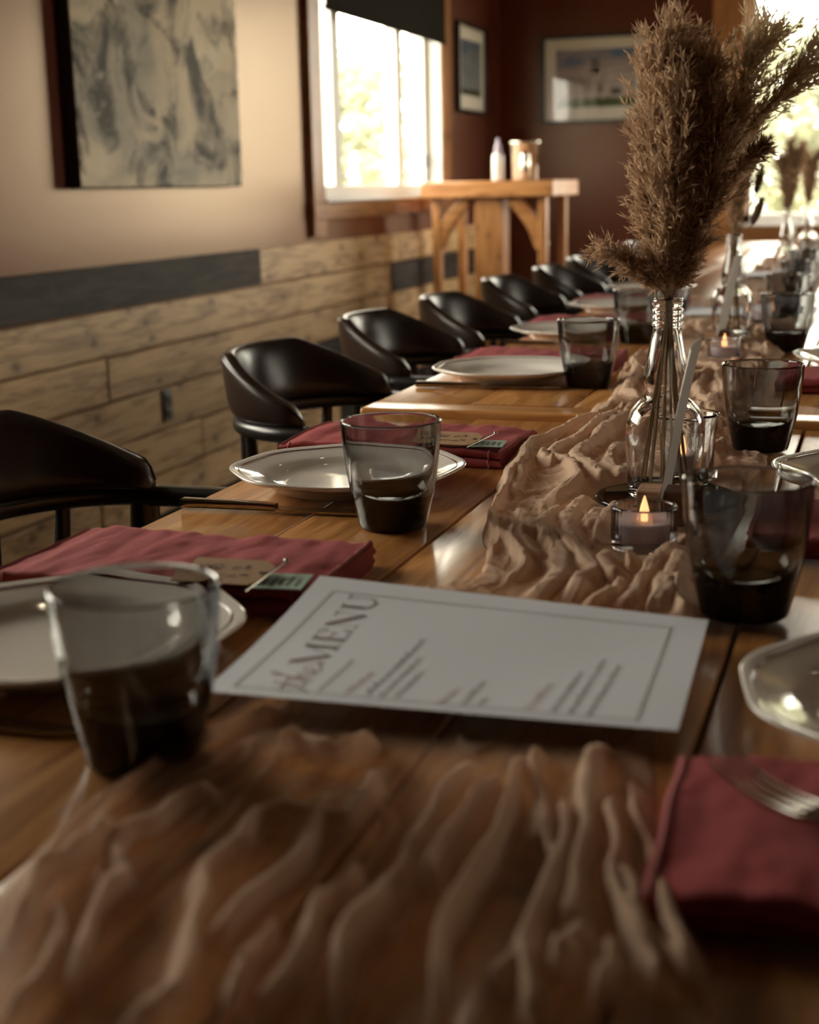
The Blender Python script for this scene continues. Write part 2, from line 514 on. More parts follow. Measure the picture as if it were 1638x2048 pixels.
def mk_art():
    N = NT('swirl_painting')
    v = N.coords((1, 0.62, 1.0))
    wn = N.node('ShaderNodeTexNoise'); wn.inputs['Scale'].default_value = 2.2; wn.inputs['Detail'].default_value = 3
    N.link(v, wn.inputs['Vector'])
    va = N.node('ShaderNodeVectorMath', operation='SCALE'); va.inputs['Scale'].default_value = 0.55
    N.link(wn.outputs['Color'], va.inputs[0])
    vb = N.node('ShaderNodeVectorMath', operation='ADD'); N.link(v, vb.inputs[0]); N.link(va.outputs[0], vb.inputs[1])
    v = vb.outputs[0]
    f = N.noise(v, 2.3, 5, 0.58, 0.3)
    c = N.ramp(f, [(0.32, (0.26, 0.245, 0.20)), (0.44, (0.46, 0.41, 0.31)), (0.54, (0.68, 0.57, 0.40)), (0.70, (0.82, 0.73, 0.56))])
    g = N.noise(N.coords((1, 0.9, 0.8)), 5.5, 7, 0.66, 0.9)          # dark veined strokes
    c = N.mix(N.ramp(g, [(0.40, (0.95, 0.95, 0.95)), (0.46, (0.5, 0.5, 0.5)), (0.53, (0, 0, 0))]), c, (0.05, 0.042, 0.03))
    hgl = N.noise(v, 7.0, 6, 0.7, 0.6)                               # thick pale paint
    c = N.mix(N.ramp(hgl, [(0.60, (0, 0, 0)), (0.72, (0.7, 0.7, 0.7))]), c, (0.74, 0.68, 0.56))
    f2 = hgl
    N.base(c); N.set(Roughness=0.6, Specular_IOR_Level=0.12); N.bump(f2, 0.25, 0.003)
    MATS['swirl_painting'] = N.m
    for nm, sky, cloud, land in (('print_landscape', (0.10, 0.16, 0.30), (0.46, 0.40, 0.38), (0.05, 0.07, 0.025)),
                                 ('print_lake', (0.05, 0.10, 0.20), (0.20, 0.22, 0.24), (0.03, 0.035, 0.015))):
        N = NT(nm)
        tc = N.node('ShaderNodeTexCoord'); sp = N.node('ShaderNodeSeparateXYZ'); N.link(tc.outputs['Object'], sp.inputs[0])
        h = sp.outputs[2]
        nz = N.noise(N.coords((1, 1, 3.2)), 6, 4, 0.55, 0.8)
        cl = N.ramp(N.math('ADD', nz, N.math('MULTIPLY', h, 1.4)), [(0.40, cloud), (0.62, tuple(0.7*x for x in cloud)), (0.78, sky)])
        g = N.noise(N.coords((1, 1, 1)), 25, 3, 0.6)
        ld = N.mix(g, land, tuple(2.2*x for x in land))
        edge = N.math('GREATER_THAN', N.math('ADD', h, N.math('MULTIPLY', g, 0.03)), -0.095)
        N.base(N.mix(edge, ld, cl)); N.set(Roughness=0.6, Specular_IOR_Level=0.2)
        MATS[nm] = N.m
mk_art()
simple('tower_paint', (0.40, 0.34, 0.28), 0.4)
simple('tower_roof', (0.07, 0.05, 0.04), 0.4)
# ------------------------------------------------------------------ the room
def struct(name, bm_or_me, mat, label=None):
    me = bm_or_me if isinstance(bm_or_me, bpy.types.Mesh) else bm_mesh(name, bm_or_me)
    o = link(name, me, MATS[mat])
    return tag(o, label, None, None, 'structure')

def boxes_bm(lst):
    bm = bmesh.new()
    for (x0, x1, y0, y1, z0, z1) in lst:
        box_bm(bm, ((x0+x1)/2, (y0+y1)/2, (z0+z1)/2), (x1-x0, y1-y0, z1-z0))
    return bm

T = 0.16
floor = struct('floor', boxes_bm([(WX-T, RX+T, BY-T, EY+T, -0.06, 0.0)]), 'floor_wood', 'dark wooden floor under the tables')
ceiling = struct('ceiling', boxes_bm([(WX-T, RX+T, BY-T, EY+T, CH, CH+0.1)]), 'ceiling_paint', 'plain ceiling above the room')
y0, y1, z0, z1 = W1
v0, v1 = W4[:2]
wall_left = struct('wall_left', boxes_bm([(WX-T, WX, BY, v0, 0, CH), (WX-T, WX, v1, y0, 0, CH), (WX-T, WX, y1, EY, 0, CH), (WX-T, WX, y0, y1, 0, z0), (WX-T, WX, y0, y1, z1, CH),
                                          (WX-T, WX, v0, v1, 0, z0), (WX-T, WX, v0, v1, z1, CH)]),
                   'wall_paint', 'satin reddish brown wall with board wainscot')
x0, x1, z0, z1 = W2
wall_end = struct('wall_end', boxes_bm([(WX-T, x0, EY, EY+T, 0, CH), (x1, RX+T, EY, EY+T, 0, CH), (x0, x1, EY, EY+T, 0, z0), (x0, x1, EY, EY+T, z1, CH)]),
                  'wall_paint', 'dark red brown wall at the far end')
y0, y1, z0, z1 = W3
wall_right = struct('wall_right', boxes_bm([(RX, RX+T, BY, y0, 0, CH), (RX, RX+T, y1, EY, 0, CH), (RX, RX+T, y0, y1, 0, z0), (RX, RX+T, y0, y1, z1, CH)]),
                    'wall_paint', 'reddish brown wall on the right')
wall_back = struct('wall_back', boxes_bm([(WX-T, RX+T, BY-T, BY, 0, CH)]), 'wall_paint', 'reddish brown wall behind the camera')

# wainscot boards on the left wall: six courses, each board a child of the wall
rows_top = [0.843-0.135*k for k in range(6)]
courses = [
    [(BY, 0.2, 0), (0.2, 2.2, 0), (2.2, 4.84, 1), (4.84, 6.45, 0), (6.45, EY, 0)],
    [(BY, -0.4, 0), (-0.4, 2.0, 0), (2.0, 5.20, 0), (5.20, 6.31, 0), (6.31, EY, 1)],
    [(BY, 0.8, 1), (0.8, 3.71, 0), (3.71, 5.90, 0), (5.90, 7.4, 0), (7.4, EY, 0)],
    [(BY, 1.2, 0), (1.2, 2.9, 0), (2.9, 4.52, 0), (4.52, 6.1, 1), (6.1, EY, 0)],
    [(BY, 0.1, 0), (0.1, 2.4, 0), (2.4, 4.30, 0), (4.30, 6.4, 0), (6.4, EY, 0)],
    [(BY, 1.9, 0), (1.9, 3.62, 0), (3.62, 5.6, 0), (5.6, 7.2, 1), (7.2, EY, 0)],
]
for ztop, row in zip(rows_top, courses):
    for (ya, yb, dark) in row:
        th = 0.016+0.005*random.random()
        hgt = 0.1275
        me_o = box('board', (0, 0, 0), (th, (yb-ya)-0.007, hgt), MATS['weathered_board' if dark else 'pine_board'], wall_left, 0.0025, 1)
        me_o.location = (WX+th/2, (ya+yb)/2, ztop-hgt/2)
bb = struct('baseboard_left', boxes_bm([(WX, WX+0.024, BY, EY, 0.0, 0.033)]), 'weathered_board', 'thin dark baseboard under the wainscot')

# power outlet set into the boards
t = thing('power_outlet', 'small dark brown outlet plate on the pale board wainscot', 'outlet', (WX+0.0215, 4.055, 0.385))
box('cover_plate', (0.003, 0, 0), (0.006, 0.060, 0.105), MATS['outlet_plastic'], t, 0.002)
for dz in (-0.022, 0.022):
    box('socket', (0.007, 0, dz), (0.004, 0.034, 0.028), MATS['outlet_dark'], t, 0.0015)

def window_frame(parent, axis, a0, a1, z0, z1, plane, sgn, stiles):
    """white vinyl sash frame; axis 1 = window in the left/right wall (runs in y), 0 = end wall (runs in x)"""
    def bx(name, u0, u1, w0, w1, d, depth, mat):
        c = [(u0+u1)/2, (w0+w1)/2]
        if axis == 1: return box(name, (plane+sgn*d, c[0], c[1]), (depth, u1-u0, w1-w0), mat, parent, 0.004, 1)
        return box(name, (c[0], plane+sgn*d, c[1]), (u1-u0, depth, w1-w0), mat, parent, 0.004, 1)
    wv = MATS['white_vinyl']
    bx('sash_rail', a0, a1, z0, z0+0.055, 0.09, 0.07, wv)
    bx('sash_rail', a0, a1, z1-0.055, z1, 0.09, 0.07, wv)
    bx('sash_stile', a0, a0+0.05, z0, z1, 0.09, 0.07, wv)
    bx('sash_stile', a1-0.05, a1, z0, z1, 0.09, 0.07, wv)
    for s in stiles:
        bx('sash_stile', s-0.045, s+0.045, z0, z1, 0.085, 0.06, wv)
    edges = [a0]+list(stiles)+[a1]
    for u, w in zip(edges[:-1], edges[1:]):
        bx('pane', u+0.03, w-0.03, z0+0.04, z1-0.04, 0.10, 0.006, MATS['window_glass'])

def new_window(name, label):
    o = bpy.data.objects.new(name, None); COL.objects.link(o); o.empty_display_size = 0.05
    return tag(o, label, None, None, 'structure')

# window 1: left wall, fir casing proud of the wall
w1 = new_window('window_1', 'sliding window with wooden casing on the left wall')
y0, y1, z0, z1 = W1
window_frame(w1, 1, y0+0.012, y1-0.012, z0+0.012, z1-0.012, WX, -1, [5.86, 6.70])
box('casing', (WX+0.014, y0-0.065, (z0+z1)/2+0.0), (0.028, 0.13, z1-z0+0.27), MATS['trim_wood_z'], w1, 0.003, 1)
box('casing', (WX+0.014, y1+0.065, (z0+z1)/2+0.0), (0.028, 0.13, z1-z0+0.27), MATS['trim_wood_z'], w1, 0.003, 1)
box('casing', (WX+0.016, (y0+y1)/2, z0-0.034), (0.032, y1-y0+0.27, 0.066), MATS['trim_wood_y'], w1, 0.003, 1)
box('casing', (WX+0.016, (y0+y1)/2, z1+0.065), (0.032, y1-y0+0.27, 0.13), MATS['trim_wood_y'], w1, 0.003, 1)
for yy in (y0+0.006, y1-0.006):
    box('jamb', (WX-0.07, yy, (z0+z1)/2), (0.17, 0.012, z1-z0), MATS['white_vinyl'], w1)
box('sill', (WX-0.06, (y0+y1)/2, z0+0.006), (0.19, y1-y0, 0.012), MATS['white_vinyl'], w1, 0.002, 1)
box('jamb', (WX-0.07, (y0+y1)/2, z1-0.006), (0.17, y1-y0, 0.012), MATS['white_vinyl'], w1)
box('latch', (WX-0.045, y1-0.075, 1.18), (0.02, 0.02, 0.06), MATS['black_metal'], w1, 0.003, 1)

# roller blind in front of the top of window 1
t = thing('roller_blind', 'dark roller blind pulled part way down the left window', 'blind', (WX+0.045, (W1[0]+W1[1])/2, 1.745))
box('fabric', (0, 0, 0.19), (0.004, W1[1]-W1[0]-0.03, 0.36), MATS['blind_fabric'], t)
box('hem_bar', (0, 0, 0.006), (0.016, W1[1]-W1[0]-0.03, 0.022), MATS['blind_fabric'], t, 0.004)
r = link('roller_tube', sweep_mesh('roller_tube', [(0, -0.80, 0.385), (0, 0.80, 0.385)], circ(0.024, 16)), MATS['blind_fabric'], t)

# window 2: end wall
w2 = new_window('window_2', 'large bright window with orange wood casing on the end wall')
x0, x1, z0, z1 = W2
window_frame(w2, 0, x0+0.012, x1-0.012, z0+0.012, z1-0.012, EY, 1, [0.18])
box('casing', (x0-0.085, EY-0.016, (z0+z1)/2), (0.17, 0.032, z1-z0+0.3), MATS['trim_wood_z'], w2, 0.003, 1)
box('casing', (x1+0.085, EY-0.016, (z0+z1)/2), (0.17, 0.032, z1-z0+0.3), MATS['trim_wood_z'], w2, 0.003, 1)
box('casing', ((x0+x1)/2, EY-0.018, z0-0.045), (x1-x0+0.34, 0.036, 0.09), MATS['trim_wood_x'], w2, 0.003, 1)
box('casing', ((x0+x1)/2, EY-0.018, z1+0.075), (x1-x0+0.34, 0.036, 0.15), MATS['trim_wood_x'], w2, 0.003, 1)
for xx in (x0+0.006, x1-0.006):
    box('jamb', (xx, EY+0.07, (z0+z1)/2), (0.012, 0.17, z1-z0), MATS['trim_wood_z'], w2)
box('sill', ((x0+x1)/2, EY+0.06, z0+0.006), (x1-x0, 0.19, 0.012), MATS['white_vinyl'], w2, 0.002, 1)

# window 3: right wall, outside the picture
w3 = new_window('window_3', 'window in the right wall out of the picture')
y0, y1, z0, z1 = W3
window_frame(w3, 1, y0+0.012, y1-0.012, z0+0.012, z1-0.012, RX, 1, [(y0+y1)/2])
for yy in (y0-0.065, y1+0.065):
    box('casing', (RX-0.014, yy, (z0+z1)/2), (0.028, 0.13, z1-z0+0.26), MATS['trim_wood_z'], w3, 0.003, 1)
for zz in (z0-0.045, z1+0.065):
    box('casing', (RX-0.016, (y0+y1)/2, zz), (0.032, y1-y0+0.26, 0.09), MATS['trim_wood_y'], w3, 0.003, 1)

# window 4: left wall beside the camera, outside the picture
w4 = new_window('window_4', 'second left wall window beside the camera out of the picture')
y0, y1, z0, z1 = W4
window_frame(w4, 1, y0+0.012, y1-0.012, z0+0.012, z1-0.012, WX, -1, [(y0+y1)/2])
for yy in (y0-0.065, y1+0.065):
    box('casing', (WX+0.014, yy, (z0+z1)/2), (0.028, 0.13, z1-z0+0.26), MATS['trim_wood_z'], w4, 0.003, 1)
for zz in (z0-0.034, z1+0.065):
    box('casing', (WX+0.016, (y0+y1)/2, zz), (0.032, y1-y0+0.26, 0.066), MATS['trim_wood_y'], w4, 0.003, 1)

# recessed downlights over the tables
for i, (lx, ly, which) in enumerate([(-0.7, 1.4, 'left front'), (0.1, 1.4, 'right front'), (-0.7, 2.6, 'left second'), (0.1, 2.6, 'right second'),
                                     (-0.7, 4.0, 'left third'), (0.1, 4.0, 'right third'), (1.2, 2.0, 'outer front'), (1.2, 3.6, 'outer rear')]):
    t = thing('ceiling_light', 'small round recessed ceiling light, %s of the two rows over the tables' % which, 'light', (lx, ly, CH), 0, 'recessed ceiling lights')
    link('trim_ring', lathe_mesh('trim_ring', [(0.040, -0.001), (0.055, -0.001), (0.055, -0.006), (0.040, -0.008)], 24, True), MATS['white_plastic'], t)
    link('bulb', lathe_mesh('bulb', [(0.0, -0.010), (0.012, -0.009), (0.020, -0.004), (0.022, -0.001), (0.0, -0.001)], 16), MATS['bulb_glow'], t)

# ------------------------------------------------------------------ outside
gr = struct('ground', boxes_bm([(-60, 60, -30, 90, -0.75, -0.7)]), 'grass_ground', 'pale dry ground outside the windows')

def leaf_cloud(n, rx, ry, rz, size, seed):
    r = np.random.default_rng(seed)
    u = r.normal(size=(n, 3)); u /= np.linalg.norm(u, axis=1)[:, None]
    rad = (0.45+0.55*r.random(n)**0.5)[:, None]
    bump = 1+0.28*np.sin(u[:, :1]*5+seed)*np.cos(u[:, 1:2]*6)+0.15*np.sin(u[:, 2:]*9+seed)
    c = u*rad*bump*np.array((rx, ry, rz))
    a = r.normal(size=(n, 3)); a /= np.linalg.norm(a, axis=1)[:, None]
    b = np.cross(a, r.normal(size=(n, 3))); b /= np.linalg.norm(b, axis=1)[:, None]
    s = size*(0.6+0.8*r.random((n, 1)))
    V = np.stack([c-a*s, c+b*s*0.45, c+a*s, c-b*s*0.45], 1).reshape(-1, 3)
    return V, np.arange(n*4).reshape(n, 4)

def tree(name, label, loc, h, rx, seed, group='trees outside the windows'):
    t = thing(name, label, 'tree', loc, 0, group)
    V, F = leaf_cloud(2600, rx, rx, h*0.42, 0.17*h/5, seed)
    V[:, 2] += h*0.58
    link('foliage', arr_mesh('foliage', V, F, False), MATS['leaf_green'], t)
    link('trunk', sweep_mesh('trunk', smooth_path([(0, 0, -0.1), (0.05, 0.03, h*0.3), (-0.04, 0.02, h*0.62)], 10),
                             lambda i, s: circ(0.03*h*(1-0.6*s), 8)), MATS['tree_bark'], t)
tree('leafy_tree', 'pale green tree seen through the left window middle pane', (-7.4, 19.5, -0.7), 3.9, 1.3, 3)
tree('leafy_tree', 'faint green tree outside the left window near its left stile', (-10.4, 19.5, -0.7), 3.0, 1.1, 5)
tree('leafy_tree', 'faint tree outside the far right window behind the plumes', (-2.0, 32.0, -0.7), 5.2, 1.2, 8)
tree('leafy_tree', 'bare looking tree outside the right window at the picture edge', (1.6, 24.0, -0.7), 6.0, 1.6, 11)

# deck railing outside the end window
t = thing('deck_railing', 'grey deck railing outside the bright end window', 'railing', (0.2, 11.6, -0.7))
box('top_rail', (0, 0, 1.42), (6.0, 0.09, 0.05), MATS['railing_paint'], t, 0.006, 1)
box('bottom_rail', (0, 0, 0.72), (6.0, 0.06, 0.04), MATS['railing_paint'], t, 0.005, 1)
for k in range(5):
    box('post', (-2.9+1.45*k, 0, 0.70), (0.09, 0.09, 1.40), MATS['railing_paint'], t, 0.006, 1)
# ------------------------------------------------------------------ pictures on the walls
t = thing('canvas_painting', 'abstract cream and grey swirl canvas with dark edges on left wall', 'painting', (WX+0.003, (3.586+4.66)/2, 1.065))
ph, pw, pd = 0.95, 1.074, 0.040
box('stretcher_edge', (pd/2-0.002, 0, ph/2), (pd-0.004, pw, ph), MATS['dark_canvas_edge'], t, 0.004, 1)
cv = box('canvas', (0, 0, 0), (0.004, pw-0.006, ph-0.006), MATS['swirl_painting'], t, 0.0015, 1)
cv.location = (pd-0.001, 0, ph/2)

def framed_print(label, loc, rz, w, h, border, pic, tower):
    """faces local -y; base at the bottom centre"""
    t = thing('framed_print', label, 'picture', loc, rz)
    f = 0.018
    for (cx, cz, sx, sz) in ((0, f/2, w, f), (0, h-f/2, w, f), (-w/2+f/2, h/2, f, h-2*f), (w/2-f/2, h/2, f, h-2*f)):
        box('frame_bar', (cx, -0.014, cz), (sx, 0.028, sz), MATS['frame_black'], t, 0.003, 1)
    box('mat_board', (0, -0.007, h/2), (w-2*f, 0.006, h-2*f), MATS['mat_board'], t)
    p = box('print', (0, 0, 0), (w-2*f-2*border, 0.002, h-2*f-2*border), MATS[pic], t)
    p.location = (0, -0.011, h/2+0.005)
    for (cx, cz, sx, sz, m) in tower:
        q = box('printed_tower', (0, 0, 0), (sx, 0.001, sz), MATS[m], p)
        q.location = (cx, -0.0015, cz)
    box('glazing', (0, -0.018, h/2), (w-2*f, 0.002, h-2*f), MATS['picture_glass'], t)
    return t
framed_print('framed print of a grain tower under blue sky on the end wall', (-1.62, EY, 1.39), 0, 0.63, 0.485, 0.066, 'print_landscape',
             [(0.005, -0.02, 0.055, 0.13, 'tower_paint'), (-0.005, 0.065, 0.045, 0.075, 'tower_roof'), (0.04, -0.055, 0.05, 0.06, 'tower_paint'),
              (-0.08, -0.045, 0.016, 0.085, 'tower_roof'), (0.115, -0.075, 0.06, 0.035, 'tower_roof')])
framed_print('small framed blue print on the left wall past the window', (WX, 7.725, 1.435), math.pi/2, 0.56, 0.46, 0.07, 'print_lake', [])

# ------------------------------------------------------------------ tall bar table in the corner
bx0, bx1, by0, by1, bz = -2.06, -1.435, 6.42, 6.98, 1.072
t = thing('bar_table', 'tall thick-topped fir bar table by the window', 'table', ((bx0+bx1)/2, (by0+by1)/2, 0))
bw, bd = bx1-bx0, by1-by0
for k in range(4):
    q = box('top_plank', (0, 0, 0), (bw, bd/4-0.002, 0.072), MATS['fir_x'], t, 0.004, 1)
    q.location = (0, -bd/2+bd/8+k*bd/4, bz-0.036)
q = box('post', (0, 0, 0), (0.135, 0.135, bz-0.072), MATS['fir_z'], t, 0.006, 1); q.location = (0.0, -0.17, (bz-0.072)/2)
q = box('foot', (0, 0, 0), (0.40, 0.12, 0.09), MATS['fir_x'], t, 0.006, 1); q.location = (0.0, -0.17, 0.045)
for sx in (-1, 1):
    for sy in (-1, 1):
        q = box('leg', (0, 0, 0), (0.036, 0.06, bz-0.072), MATS['fir_z'], t, 0.004, 1); q.location = (sx*(bw/2-0.06), sy*(bd/2-0.07), (bz-0.072)/2)
    # curved brace from the post up to the top
    p0 = np.array((sx*(bw/2-0.065), -0.21, bz-0.30)); p1 = np.array((sx*(bw/2-0.11), -0.21, bz-0.19)); p2 = np.array((sx*(bw/2-0.20), -0.21, bz-0.078))
    link('brace', sweep_mesh('brace', smooth_path([p0, p1, p2], 10), rrect(0.06, 0.045, 0.006), up=(0, 1, 0)), MATS['fir_x'], t)

t = thing('squeeze_bottle', 'white bottle with lavender cap on the bar table', 'bottle', (-1.725, 6.56, bz))
link('body', lathe_mesh('body', [(0, 0), (0.024, 0), (0.027, 0.004), (0.027, 0.105), (0.022, 0.122), (0.013, 0.13), (0, 0.13)], 28), MATS['white_plastic'], t)
link('cap', lathe_mesh('cap', [(0.0, 0.13), (0.0165, 0.13), (0.0155, 0.15), (0.009, 0.165), (0.006, 0.19), (0, 0.192)], 24), MATS['lavender_plastic'], t)
t = thing('ice_bucket', 'brushed steel canister behind the bottle on the bar table', 'canister', (-1.64, 6.74, bz))
link('body', lathe_mesh('body', [(0, 0), (0.058, 0), (0.061, 0.004), (0.067, 0.172), (0.070, 0.176), (0.066, 0.178), (0.062, 0.172), (0.056, 0.01), (0, 0.01)], 40), MATS['stainless'], t)
link('rim', lathe_mesh('rim', [(0.067, 0.168), (0.073, 0.170), (0.073, 0.178), (0.067, 0.180)], 40, True), MATS['stainless'], t)
t = thing('shaker', 'small shiny steel shaker in front of the canister on bar table', 'shaker', (-1.60, 6.57, bz))
link('body', lathe_mesh('body', [(0, 0), (0.021, 0), (0.023, 0.003), (0.0235, 0.085), (0.022, 0.10), (0, 0.10)], 28), MATS['stainless'], t)
link('cap', lathe_mesh('cap', [(0.0225, 0.10), (0.022, 0.112), (0.014, 0.125), (0, 0.128)], 28), MATS['stainless'], t)

# ------------------------------------------------------------------ captain's chairs
def chair_mesh():
    """parts in chair space, chair faces +x, origin on the floor under the middle of the arms"""
    RZ = 0.686
    def hs(phi, a, b): return np.array((-a*math.cos(phi), b*math.sin(phi)))
    parts = []
    # arm rail: horseshoe
    pts = []
    for x in (0.20, 0.13, 0.06): pts.append((x, -0.196, RZ))
    for d in np.linspace(-90, 90, 25):
        q = hs(math.radians(d), 0.156, 0.196); pts.append((q[0], q[1], RZ))
    for x in (0.06, 0.13, 0.20): pts.append((x, 0.196, RZ))
    parts.append(('arm_rail', sweep_mesh('arm_rail', smooth_path(pts, 70), rrect(0.036, 0.024, 0.010)), 'black_metal'))
    # upholstered back pad: fat cross-section whose height falls away to the wings
    n = 64
    V = []; K = 28
    for i in range(n):
        s = i/(n-1); d = -94+188*s
        phi = math.radians(d)
        c = hs(phi, 0.158, 0.186)
        nx, ny = -math.cos(phi)/0.158, math.sin(phi)/0.186
        L = math.hypot(nx, ny); nx /= L; ny /= L
        ad = abs(d)
        f = 1.0 if ad < 38 else max(0.0, 1-((ad-38)/56.0))
        f = f*f*(3-2*f)*0.15+f*0.85
        hgt = 0.028+0.076*f
        if ad > 87: hgt *= max(0.25, 1-((ad-87)/8.0)**2*0.8)
        thick = 0.046*(1 if ad < 86 else max(0.3, 1-((ad-86)/9.0)**2*0.75))
        lean = 0.20*hgt
        row = []
        for k in range(K):
            a = 2*math.pi*k/K
            e = 0.55
            cu = math.copysign(abs(math.cos(a))**e, math.cos(a)); cv_ = math.copysign(abs(math.sin(a))**e, math.sin(a))
            t_ = (cv_*0.5+0.5)
            w = thick*(1.0-0.38*t_)
            u = cu*w*0.5 + lean*t_
            row.append((c[0]+nx*u, c[1]+ny*u, RZ+0.010+hgt*t_))
        V.append(row)
    V = np.array(V); idx = np.arange(n*K).reshape(n, K)
    bm = bmesh.new()
    vs = [bm.verts.new(v) for v in V.reshape(-1, 3)]
    for i in range(n-1):
        for k in range(K):
            bm.faces.new((vs[idx[i, k]], vs[idx[i, (k+1) % K]], vs[idx[i+1, (k+1) % K]], vs[idx[i+1, k]]))
    bm.faces.new([vs[j] for j in idx[0]]); bm.faces.new([vs[j] for j in idx[-1]])
    parts.append(('back_pad', bm_mesh('back_pad', bm, True, 70), 'vinyl'))
    # piping along the outer seam
    seam = V[:, 4]
    parts.append(('piping', sweep_mesh('piping', seam, circ(0.0022, 6)), 'vinyl'))
    # seat
    def seat_r(r, th): return r*(1+0.06*np.cos(th)*np.cos(th)-0.02*np.cos(2*th))
    parts.append(('seat', lathe_mesh('seat', [(0, 0.462), (0.14, 0.462), (0.195, 0.452), (0.212, 0.430), (0.205, 0.408), (0, 0.405)], 40, rfun=seat_r), 'vinyl'))
    parts.append(('seat_base', lathe_mesh('seat_base', [(0, 0.405), (0.185, 0.405), (0.185, 0.385), (0, 0.385)], 32), 'black_metal'))
    def post(name, a, b, r0, r1):
        P = [np.array(a), 0.5*(np.array(a)+np.array(b)), np.array(b)]
        return (name, sweep_mesh(name, np.linspace(P[0], P[2], 9), lambda i, s: circ(r0+(r1-r0)*s+0.0025*math.sin(math.pi*s), 10)), 'black_metal')
    for sg in (-1, 1):
        parts.append(post('arm_post', (0.155, sg*0.194, RZ-0.006), (0.12, sg*0.175, 0.42), 0.013, 0.014))
        q = hs(math.radians(88), 0.156, 0.196)
        parts.append(post('arm_post', (q[0], sg*q[1], RZ-0.006), (0.0, sg*0.165, 0.42), 0.018, 0.018))
        for d in (22, 52):
            q = hs(math.radians(d), 0.156, 0.196); q2 = hs(math.radians(d), 0.16, 0.19)
            parts.append(post('spindle', (q[0], sg*q[1], RZ-0.006), (q2[0], sg*q2[1]*0.8, 0.42), 0.009, 0.008))
        parts.append(post('leg', (0.13, sg*0.13, 0.39), (0.20, sg*0.20, 0.0), 0.017, 0.014))
        parts.append(post('leg', (-0.13, sg*0.13, 0.39), (-0.20, sg*0.20, 0.0), 0.017, 0.014))
        parts.append(post('stretcher', (0.175, sg*0.172, 0.16), (-0.175, sg*0.172, 0.16), 0.009, 0.009))
    parts.append(post('stretcher', (0.0, -0.172, 0.16), (0.0, 0.172, 0.16), 0.009, 0.009))
    return parts

def make_chair():
    t = thing('captain_chair', 'x', 'chair', (0, 0, 0))
    pad = None
    for nm, me, mt in chair_mesh():
        o = link(nm, me, MATS[mt], t)
        if nm == 'back_pad': pad = o
        if nm == 'piping': o.parent = pad
    return t
chair_spots = [
    (-0.80, 0.74, 0.00, 'dark vinyl captain chair mostly out of the picture at the bottom left edge'),
    (-0.800, 1.265, 0.03, 'dark vinyl captain chair cut by the left edge beside the front napkin'),
    (-0.79, 2.10, -0.03, 'dark vinyl captain chair behind the nearest whole white plate'),
    (-0.82, 2.70, 0.00, 'dark vinyl captain chair behind the second white plate'),
    (-0.815, 3.21, 0.02, 'dark vinyl captain chair behind the third white plate'),
    (-0.845, 3.87, 0.00, 'dark vinyl captain chair below the right leg of bar table'),
    (-0.83, 4.43, 0.00, 'fourth farthest dark captain chair in the blurred left row'),
    (-0.85, 5.02, 0.00, 'third farthest dark captain chair in the blurred left row'),
    (-0.86, 5.62, 0.00, 'second farthest dark captain chair in the left row, beside the plumes'),
    (-0.87, 6.22, 0.00, 'farthest dark captain chair in the row, beside the pampas plumes'),
]
ch0 = make_chair()
for i, (x, y, rz, lab) in enumerate(chair_spots):
    c = ch0 if i == 0 else copy_tree(ch0)
    c.location = (x-0.045, y+0.07, 0); c.rotation_euler = (0, 0, rz)
    tag(c, lab, 'chair', 'captain chairs along the left side of the tables')

# ------------------------------------------------------------------ dining tables
TZ = 0.75
tables = [  # left edge x, y0, y1, top z
    (-0.642, -0.04, 1.790, 0.750, 'nearest pine plank dining table, under the menu card'),
    (-0.668, 1.794, 3.615, 0.760, 'second pine plank dining table, its end board facing the camera'),
    (-0.700, 3.619, 5.440, 0.757, 'third pine plank dining table, far behind the pampas bottle'),
    (-0.730, 5.444, 7.265, 0.758, 'farthest pine plank dining table by the bright end window'),
]
PW = 0.1395
def top_z(y):
    return 0.750 if y < 1.792 else (0.760 if y < 3.617 else 0.757)
for ti, (xl, ya, yb, tz, lab) in enumerate(tables):
    t = thing('dining_table', lab, 'table', (xl+3*PW, (ya+yb)/2, 0), 0, 'plank dining tables in a row')
    ln = yb-ya
    eb = 0.0 if ti == 0 else 0.062     # breadboard end towards the camera
    for k in range(6):
        dz = (-0.0008, 0.0005, 0.0, 0.0006, -0.0005, 0.0)[k]
        q = box('plank', (0, 0, 0), (PW-0.0030, ln-eb, 0.042), MATS['table_pine'], t, 0.0022, 2)
        q.location = (-2.5*PW+k*PW, eb/2, tz-0.021+dz)
    if eb:
        q = box('end_board', (0, 0, 0), (6*PW, eb-0.003, 0.044), MATS['table_pine_cross'], t, 0.005, 3)
        q.location = (0, -ln/2+(eb-0.003)/2, tz-0.022)
    for sx in (-1, 1):
        q = box('apron', (0, 0, 0), (0.03, ln-0.3, 0.09), MATS['table_pine'], t, 0.002, 1); q.location = (sx*0.33, 0, tz-0.042-0.045)
        for sy in (-1, 1):
            q = box('leg', (0, 0, 0), (0.09, 0.09, tz-0.042), MATS['trim_wood_z'], t, 0.004, 1); q.location = (sx*0.33, sy*(ln/2-0.11), (tz-0.042)/2)
